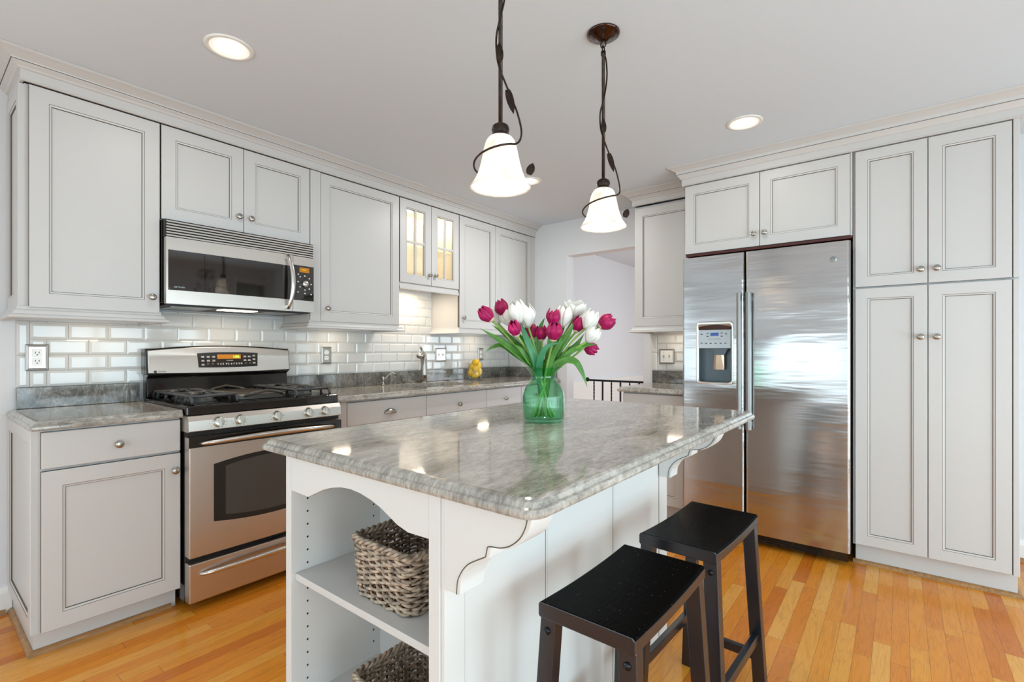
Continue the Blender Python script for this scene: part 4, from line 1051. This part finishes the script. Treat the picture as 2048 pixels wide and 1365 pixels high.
b = MB(); b.lathe([(.016, ZT), (.016, ZT+.004), (.009, ZT+.012), (.007, ZT+.03), (.010, ZT+.045), (.010, ZT+.060), (.007, ZT+.066), (.0001, ZT+.068)], 18, (.115, 2.285, 0), caps=(True, False)); build('pump', b, 'nickel', t)
b = MB(); b.tube([(.115, 2.285, ZT+.05), (.122, 2.305, ZT+.058), (.130, 2.325, ZT+.082), (.138, 2.348, ZT+.096), (.146, 2.368, ZT+.090), (.150, 2.380, ZT+.068)], [.006, .0055, .005, .005, .005, .0055], 8); build('spout', b, 'nickel', t)
LX, LY = .185, 3.225
b = MB(); b.lathe([(.0665, ZT), (.068, ZT+.004), (.068, ZT+.150), (.0665, ZT+.152), (.065, ZT+.150), (.065, ZT+.012), (.0001, ZT+.011)], 32, (LX, LY, 0), caps=(True, False))
one('glass_jar', b, 'clear', 'clear glass cylinder of lemons on the sink worktop', 'jar', (LX, LY, ZT))
LEM = []
def lemon(dx, dy, z, rz, ry, label, m='lemon'):
    b = MB(); M = Matrix.Rotation(rz, 3, 'Z') @ Matrix.Rotation(ry, 3, 'Y'); prof = []
    nu, nv, r = 18, 14, .0285; rings = []
    for j in range(1, nv):
        th = PI*j/nv; rad = r*math.sin(th)**.9; zz = -math.cos(th)*r*1.22*(1+.10*abs(math.cos(th))**8)
        rings.append([tuple(M @ Vector((rad*math.cos(2*PI*i/nu), rad*math.sin(2*PI*i/nu), zz))+Vector((LX+dx, LY+dy, ZT+z))) for i in range(nu)])
    b.loft(rings, 0, True, (True, True))
    return one('lemon', b, m, label, 'lemon', (LX+dx, LY+dy, ZT+z), 'lemons in the glass jar')
# the jar is seen from the front right: camera side is (+x, -y)
lemon(.016, -.016, .042, .7, 1.4, 'bottom front lemon in the glass jar')
lemon(-.022, -.030, .066, .2, .4, 'lemon low at the left side of the jar')
lemon(.028, .022, .068, 1.2, .5, 'lemon low at the right side of the jar')
lemon(.020, -.020, .100, 2.2, 1.0, 'front middle lemon in the glass jar')
lemon(-.030, -.010, .118, .5, .7, 'lemon at the back left of the jar')
lemon(.010, .034, .120, 1.9, .6, 'upper right lemon resting against the jar wall')
lemon(.004, .000, .158, .3, 1.2, 'topmost lemon rising above the jar rim')

# ------------------------------------------------------------------ vase with tulips
VX, VY = 2.100, 1.530
ZI = ZS+.0350
t = thing('vase', 'ribbed green glass vase of tulips on the island', 'vase', (VX, VY, ZI))
po = [(.060, 0), (.0745, .002), (.0775, .008), (.0772, .060), (.0765, .095), (.073, .112), (.064, .132), (.052, .150), (.0455, .165), (.0470, .178), (.055, .192), (.066, .202), (.0735, .2055)]
pi_ = [(.0715, .2055), (.064, .2005), (.053, .1905), (.0448, .178), (.0433, .165), (.0498, .149), (.0618, .131), (.0705, .111), (.074, .095), (.0746, .060), (.0748, .012), (.0001, .009)]
b = MB(); NV = 144; rings = []
for r, z in po+pi_:
    k = 1 if (r, z) in po and .01 < z < .15 else 0
    rings.append([((r+k*.0020*math.cos(48*2*PI*i/NV))*math.cos(2*PI*i/NV)+VX, (r+k*.0020*math.cos(48*2*PI*i/NV))*math.sin(2*PI*i/NV)+VY, ZI+z) for i in range(NV)])
b.loft(rings, 0, True, (True, False)); build('glass_body', b, 'vase_green', t)
b = MB(); b.lathe([(.0001, .0095), (.0742, .0125), (.0742, .084), (.0001, .084)], 40, (VX, VY, ZI), caps=(False, False)); build('water', b, 'water', t)
RV = Vector((.784, .621, 0)); TC = Vector((.621, -.784, 0)); UPV = Vector((0, 0, 1))
def V(u, v, dc=0):   # offset from the vase axis, metres, read off the photograph: to the right, up, towards the viewer
    k = (1.857-dc)/979.4
    return Vector((VX, VY, 0))+RV*((u-1087)*k)+TC*dc+UPV*(1.185-(v-699.5)*k)
def blossom(b, base_, axis, size, openn, seed, m):
    rnd = random.Random(seed); axis = axis.normalized(); a = axis.orthogonal().normalized(); c = axis.cross(a)
    L = size; R = size*.44*(1+openn*.6); r0 = rnd.random()*2
    for p in range(6):
        inner = p % 2; th = r0+p*PI/3; rows = 8; cols = 6; vs = []; Lp = L*(1.0-.04*inner)*(1+.06*rnd.uniform(-1, 1))
        for j in range(rows+1):
            s = j/rows; prof = math.sin(min(1, s*1.25+.06)*PI/2)**.75; close = 1-(.72-.95*openn)*max(0, s-.45)**1.3*1.8
            r = R*prof*close*(.90 if inner else 1.0); z = Lp*(s**.92)
            wid = math.sin(PI*(.17+.62*s))**.7*(1.0 if s < .72 else math.sqrt(max(0, 1-((s-.72)/.28)**2*.94))); half = 1.12*wid
            for i in range(cols+1):
                q = (i/cols-.5)*2; an = th+q*half*(.62+.10*openn); rr = r*(1-.10*q*q)
                zz = z-.05*L*q*q*s
                vs.append(base_+axis*zz+(a*math.cos(an)+c*math.sin(an))*rr)
        fs = [(j*(cols+1)+i, j*(cols+1)+i+1, (j+1)*(cols+1)+i+1, (j+1)*(cols+1)+i) for j in range(rows) for i in range(cols)]
        nlow = cols*1
        b.add(vs, fs[:nlow], 1, True); o = len(b.v)-len(vs)
        for f in fs[nlow:]: b.f.append(tuple(x+o for x in f)); b.m.append(m); b.sm.append(True)
def leaf_mesh(pts, width, fold=.25, tw=0.0, nrm=None):
    P = spline(pts, 7); b = MB(); N = len(P); vs = []
    for i, p in enumerate(P):
        t_ = (P[min(i+1, N-1)]-P[max(i-1, 0)]).normalized(); s = i/(N-1)
        nv = (nrm if nrm else TC)+UPV*.35; side = t_.cross(nv).normalized(); up = side.cross(t_).normalized()
        ang = tw*s; side, up = side*math.cos(ang)+up*math.sin(ang), up*math.cos(ang)-side*math.sin(ang)
        w_ = width*max(.02, (math.sin(PI*min(1, .16+s*.84))**.75))*(1 if s < .75 else 1-((s-.75)/.25)**2*.5)
        for q in (-1, -.5, 0, .5, 1): vs.append(p+side*(w_*q)+up*(abs(q)*w_*fold))
    fs = [(i*5+k, i*5+k+1, (i+1)*5+k+1, (i+1)*5+k) for i in range(N-1) for k in range(4)]
    b.add(vs, fs, 0, True); return b
NECK = ZI+.165
TUL = [ # u, v, towards viewer, colour, size, openness, label
 (972, 630, .02, 'p', .066, .05, 'leftmost magenta tulip leaning far left'),
 (1004, 617, -.02, 'p', .064, .05, 'magenta tulip high on the left beside a white one'),
 (1033, 625, .05, 'w', .078, .15, 'tall white tulip left of centre'),
 (1052, 632, .03, 'w', .082, .10, 'big white tulip in the middle, right of the tall white one'),
 (1017, 636, -.03, 'w', .062, .35, 'half open white tulip behind the upper left magenta one'),
 (992, 634, -.06, 'w', .060, .2, 'white tulip hidden behind the leftmost magenta tulip'),
 (1027, 658, .07, 'p', .058, .05, 'small magenta tulip low on the left front'),
 (1064, 664, -.02, 'p', .060, .2, 'magenta tulip half hidden behind the centre stems'),
 (1083, 668, .00, 'p', .055, .15, 'pinkish tulip low in the centre behind leaves'),
 (1106, 636, .03, 'p', .060, .15, 'pale based pink tulip at the top centre right'),
 (1106, 665, .08, 'p', .066, .15, 'magenta tulip front and centre facing the viewer'),
 (1128, 634, .00, 'w', .074, .2, 'white tulip right of centre behind the open one'),
 (1151, 621, -.03, 'w', .064, .75, 'wide open white tulip with pointed petals at the top right'),
 (1157, 650, .01, 'p', .060, .05, 'magenta tulip partly behind a white one on the right'),
 (1178, 640, .04, 'w', .070, .10, 'tall white tulip on the right side'),
 (1182, 670, .05, 'w', .060, .3, 'lower white tulip on the right above the drooping one'),
 (1212, 646, .00, 'p', .066, .2, 'rightmost magenta tulip on a bent stem'),
 (1182, 697, -.05, 'p', .056, .15, 'small magenta tulip drooping low on the right'),
]
LEAVES = { # tulip index -> leaf paths (u, v, dc), width
 0: [([(1078, 745, 0), (1045, 715, .03), (1005, 685, .04), (958, 657, .05)], .016, 'leaf')],
 5: [([(1072, 742, -.01), (1035, 712, -.02), (1005, 692, .0), (985, 695, .02), (970, 704, .03)], .010, 'leaf')],
 1: [([(1075, 740, -.02), (1050, 705, -.03), (1015, 672, -.03), (985, 650, -.03)], .014, 'leaf')],
 3: [([(1076, 745, .03), (1062, 705, .06), (1047, 668, .06), (1037, 640, .05)], .014, 'leaf_blue')],
 10: [([(1077, 752, .03), (1079, 720, .06), (1092, 694, .08), (1121, 685, .09)], .012, 'leaf_blue')],
 8: [([(1086, 740, .0), (1076, 700, .0), (1080, 660, .0), (1090, 635, .0)], .014, 'leaf')],
 9: [([(1092, 740, .01), (1098, 700, .03), (1100, 668, .03), (1096, 640, .03)], .012, 'leaf')],
 13: [([(1098, 742, .0), (1115, 705, .02), (1135, 672, .02), (1150, 640, .02)], .014, 'leaf')],
 14: [([(1100, 742, .01), (1128, 712, .02), (1150, 693, .02), (1168, 668, .02)], .015, 'leaf'), ([(1092, 742, -.02), (1108, 700, -.02), (1122, 668, -.02), (1134, 641, -.02)], .012, 'leaf')],
 15: [([(1102, 744, .02), (1135, 708, .04), (1165, 692, .04), (1196, 689, .03)], .012, 'leaf')],
 16: [([(1100, 742, .03), (1125, 722, .05), (1148, 724, .06), (1162, 745, .06), (1173, 775, .06)], .014, 'leaf')],
 2: [([(1080, 742, .02), (1068, 712, .03), (1055, 690, .04), (1046, 668, .05)], .010, 'leaf')],
 6: [([(1076, 744, .02), (1058, 722, .04), (1040, 700, .06), (1024, 688, .06)], .012, 'leaf')],
 11: [([(1096, 742, -.01), (1108, 705, -.02), (1118, 680, -.02), (1126, 655, -.02)], .013, 'leaf')],
 12: [([(1094, 744, .03), (1104, 712, .04), (1116, 690, .05), (1124, 668, .05)], .012, 'leaf')],
 4: [([(1078, 742, -.02), (1060, 700, -.03), (1040, 672, -.04), (1026, 655, -.04)], .011, 'leaf')],
 17: [([(1100, 744, -.02), (1130, 716, -.03), (1150, 702, -.04), (1170, 700, -.04)], .010, 'leaf')],
 7: [([(1084, 742, -.03), (1066, 705, -.04), (1058, 675, -.04), (1060, 650, -.04)], .013, 'leaf')],
}
for k, (u, v, dc, colr, size, opn, lab) in enumerate(TUL):
    size *= 1.12; ctr = V(u, v, dc); rnd = random.Random(40+k)
    dxn = (u-1087)/130
    foot = Vector((VX, VY, ZI+.016))-RV*(.045*dxn)-TC*(dc*.35)+RV*rnd.uniform(-.012, .012)+TC*rnd.uniform(-.02, .02)
    neck = Vector((VX, VY, NECK))+RV*(.026*max(-1, min(1, dxn)))+TC*max(-.024, min(.024, dc*.35))
    mid = neck+(ctr-neck)*.5+UPV*.018*abs(dxn)
    if k == 17: mid = neck+(ctr-neck)*.55+UPV*.05
    if k == 16: mid = neck+(ctr-neck)*.6-UPV*.012
    axis = (ctr-mid).normalized()
    if k in (0,): axis = (axis+Vector((0, 0, .25))-RV*.35).normalized()
    elif k == 17: axis = (RV*.75-UPV*.45+TC*.1).normalized()
    elif k == 16: axis = (RV*.85+UPV*.45).normalized()
    elif k == 12: axis = (UPV+RV*.1+TC*.25).normalized()
    else: axis = (axis+UPV*.5).normalized()
    base_ = ctr-axis*size*.5
    t = thing('tulip', lab, 'flower', tuple(foot), 'magenta and white tulips in the green vase')
    b = MB(); b.tube(spline([foot, neck, mid, base_+axis*.004], 8), .0041, 8); build('stem', b, 'stem', t)
    b = MB(); blossom(b, base_, axis, size, opn, k, 0); build('blossom', b, ['petal_pink' if colr == 'p' else 'petal_white', 'petal_base' if colr == 'p' else 'petal_white'], t, solid=.0007)
    for (pp, wd, mm) in LEAVES.get(k, []):
        pts = [Vector((VX, VY, ZI+.09))+RV*(.010*dxn)]+[V(*q) for q in pp]; b = leaf_mesh(pts, wd); build('leaf', b, mm, t, solid=.0006)

# ------------------------------------------------------------------ pendants
def make_pendant(label):
    t = thing('pendant_lamp', label, 'pendant lamp', (0, 0, 0), 'bell shade pendants over the island')
    B0 = 1.652
    b = MB(); b.lathe([(.062, CEIL-.0003), (.062, CEIL-.006), (.056, CEIL-.010), (.045, CEIL-.013), (.040, CEIL-.020), (.022, CEIL-.023), (.016, CEIL-.030), (.0001, CEIL-.031)], 32, caps=(True, False)); build('canopy', b, 'canopy_bronze', t, local=True)
    b = MB(); b.tube([(.011*math.cos(a), 0, CEIL-.042+.013*math.sin(a)) for a in [2*PI*i/14 for i in range(14)]], .0025, 7, closed=True)
    b.tube([(0, .009*math.cos(a), CEIL-.060+.012*math.sin(a)) for a in [2*PI*i/14 for i in range(14)]], .0025, 7, closed=True); build('hanging_loop', b, 'bronze', t, local=True)
    b = MB(); b.lathe([(.0001, CEIL-.068), (.0095, CEIL-.070), (.0095, CEIL-.084), (.0065, CEIL-.088), (.0062, B0+.18), (.0001, B0+.178)], 14, caps=(False, False)); build('rod', b, 'bronze', t, local=True)
    b = MB(); b.lathe([(.0001, B0+.186), (.013, B0+.185), (.023, B0+.178), (.026, B0+.168), (.023, B0+.158), (.022, B0+.152), (.030, B0+.148), (.032, B0+.142), (.0001, B0+.141)], 24, caps=(False, False)); build('socket_cap', b, 'bronze', t, local=True)
    b = MB(); b.lathe([(.026, .147), (.034, .142), (.041, .132), (.046, .115), (.050, .095), (.055, .070), (.062, .045), (.071, .024), (.080, .009), (.0865, 0)], 40, (0, 0, B0), caps=(False, False)); build('shade', b, 'shade_glass', t, solid=.003, local=True)
    b = MB(); b.ball((0, 0, B0+.075), .027, nu=16, nv=12, sc=(1, 1, 1.25)); build('bulb', b, 'bulb_on', t, local=True)
    # vine wire: from the loop, round the rod, sweeping out to the right and round the shade
    b = MB(); P = [Vector((0, 0, CEIL-.075)), RV*.010+UPV*(CEIL-.10), RV*.014+UPV*2.24, RV*.010+UPV*2.19, TC*.010+UPV*2.14, RV*-.012+UPV*2.09, RV*-.010+UPV*2.03, TC*.011+UPV*1.985, RV*.014+UPV*1.955, RV*.030+UPV*1.915, RV*.048+UPV*1.87, RV*.060+UPV*1.82, RV*.056+TC*.030+UPV*1.778]
    for i in range(10):
        a = math.radians(38+i*27); r = .056+.020*min(1, i/5)+(.004 if i > 5 else 0); P.append(RV*(r*math.cos(a))+TC*(r*math.sin(a))+UPV*(1.765-.0085*i))
    b.tube(spline(P, 6), .0030, 7); vine = build('vine', b, 'bronze', t, local=True)
    for (p, q, s) in ((RV*.020+UPV*1.935, RV*.018-UPV*.075+TC*.01, .011), (TC*.014+UPV*2.01, UPV*.055-RV*.004, .010), (RV*.082+UPV*1.690, RV*.012+UPV*.034, .012)):
        b = leaf_mesh([p, p+q*.3, p+q*.65, p+q], s, .3); build('leaf', b, 'bronze', vine, solid=.001, local=True)
    return t
pd = make_pendant('nearer bell glass pendant lamp, its canopy above the frame'); pd.location = (2.256, 1.088, 0)
p2 = copy_tree(pd); p2.name = 'pendant_lamp.001'; p2['label'] = 'farther bell glass pendant lamp with its round ceiling canopy showing'; p2.location = (2.271, 1.685, 0)
for (x, y) in ((2.256, 1.088), (2.271, 1.685)): point('pendant_glow', (x, y, 1.69), 1.5, (1, .90, .78), .03)

# ------------------------------------------------------------------ recessed ceiling lights
def recessed(label):
    t = thing('recessed_light', label, 'ceiling light', (0, 0, 0), 'recessed ceiling lights')
    b = MB(); b.lathe([(.088, -.0003), (.088, -.003), (.084, -.0055), (.074, -.0065), (.070, -.004)], 40, caps=(False, False)); build('trim_ring', b, 'trim_white', t, local=True)
    b = MB(); b.lathe([(.0735, -.0045), (.060, -.0020), (.048, -.0008)], 40, caps=(False, False)); build('baffle', b, 'baffle', t, local=True)
    b = MB(); b.lathe([(.0001, -.0035), (.044, -.0032), (.048, -.0012)], 40, caps=(False, False)); build('lamp_lens', b, 'lens_on', t, local=True)
    return t
r0 = recessed('recessed light near the left edge, above the range')
SP = [(1.056, .834, None), (2.511, 2.813, 'recessed light in front of the fridge cabinet'), (1.075, 2.828, 'recessed light just behind the nearer pendant shade')]
for i, (x, y, lab) in enumerate(SP):
    o = r0 if i == 0 else copy_tree(r0)
    if lab: o['label'] = lab; o.name = 'recessed_light.%03d' % i
    o.location = (x, y, CEIL)
    area('downlight', (x, y, CEIL-.012), (0, 0, 0), .10, .10, 6.5 if i == 2 else .7 if i == 1 else 1.4, (1, .985, .96), 'DISK')

# ------------------------------------------------------------------ under cabinet lights
def ucl(label, F, u, v, d, axis, w=.14, power=.3):
    x, y, z = F(u, v, d); t = thing('under_cabinet_light', label, 'light', (x, y, z), 'slim lights under the wall cabinets')
    b = MB(); b.fbox(F, u-w/2, u+w/2, v-.012, v-.0003, d-.03, d+.03); build('housing', b, 'trim_white', t, .001)
    b = MB(); b.fbox(F, u-w/2+.01, u+w/2-.01, v-.0135, v-.0121, d-.02, d+.02); build('diffuser', b, 'puck_on', t)
    area('under_glow', (x, y, z-.018), (0, 0, 0), w*.9 if axis == 'x' else .04, .04 if axis == 'x' else w*.9, power, WARM)
ucl('slim light under the cabinet left of the microwave', FR, .62, 1.359, .19, 'y', .14, .2)
ucl('slim light under the wide door cabinet right of the microwave', FR, 1.90, 1.359, .17, 'y')
ucl('slim light under the glass front cabinet', FR, 2.57, Z4, .17, 'y', .14, 1.5)
ucl('slim light under the two door cabinet by the doorway', FR, 3.35, 1.359, .17, 'y')
ucl('slim light under the cabinet beside the fridge', FB(BACK), 1.80, 1.359, .17, 'x')
point('cabinet_glow', (.17, 2.45, 2.235), 1.5, (1, .86, .70), .02)
point('cabinet_glow_low', (.20, 2.72, 2.235), .9, (1, .86, .70), .02)
area('microwave_glow', (.265, 1.19, MZ0-.008), (0, 0, 0), .08, .16, .5, WARM)

# ------------------------------------------------------------------ stair railing in the passage, chandelier over the dining place
t = thing('stair_railing', 'black iron stair railing seen through the doorway', 'railing', (1.3, 4.3, 0))
b = MB(); b.box(.708, 2.3, 4.285, 4.315, .872, .890); b.ball((.715, 4.3, .886), .022); build('top_rail', b, 'iron_black', t)
for i in range(14):
    x = .789+.0945*i; b = MB()
    if i % 2: b.bar((x, 4.3, .12), (x, 4.3, .872), .013, .013)
    else: b.loft([[(x+.008*math.cos(j*.9+k*PI/2), 4.3+.008*math.sin(j*.9+k*PI/2), .12+.752*j/40) for k in range(4)] for j in range(41)])
    build('baluster', b, 'iron_black', t)
b = MB(); b.box(.708, 2.3, 4.288, 4.312, .10, .12); build('bottom_rail', b, 'iron_black', t)
for x in (.72, 2.29):
    b = MB(); b.box(x-.012, x+.012, 4.288, 4.312, 0, .10); build('foot', b, 'iron_black', t)

t = thing('chandelier', 'black scrolled iron chandelier mirrored in the microwave door', 'chandelier', (4.25, 2.06, CEIL))
b = MB(); b.lathe([(.07, CEIL-.0003), (.07, CEIL-.012), (.02, CEIL-.03), (.0001, CEIL-.031)], 24, (4.25, 2.06, 0), caps=(True, False)); build('canopy', b, 'iron_black', t)
b = MB(); b.tube([(4.25, 2.06, CEIL-.03), (4.25, 2.06, 2.1), (4.25, 2.06, 1.85)], .009, 8); build('stem', b, 'iron_black', t)
for i in range(6):
    a = PI/3*i; c, s = math.cos(a), math.sin(a)
    P = [Vector((4.25+c*r, 2.06+s*r, z)) for r, z in ((.01, 1.86), (.08, 1.80), (.17, 1.82), (.22, 1.90), (.19, 1.96), (.15, 1.93), (.17, 1.90))]
    Q = [Vector((4.25+c*r, 2.06+s*r, z)) for r, z in ((.01, 2.02), (.05, 2.12), (.11, 2.13), (.13, 2.07), (.09, 2.04), (.08, 2.08))]
    b = MB(); b.tube(spline(P, 5), .006, 6); b.tube(spline(Q, 5), .005, 6); ar = build('arm', b, 'iron_black', t)
    b = MB(); x, y = 4.25+c*.22, 2.06+s*.22; b.lathe([(.018, 1.905), (.02, 1.912), (.010, 1.915), (.010, 1.965), (.0001, 1.968)], 10, (x, y, 0)); build('candle', b, 'plastic_white', ar)
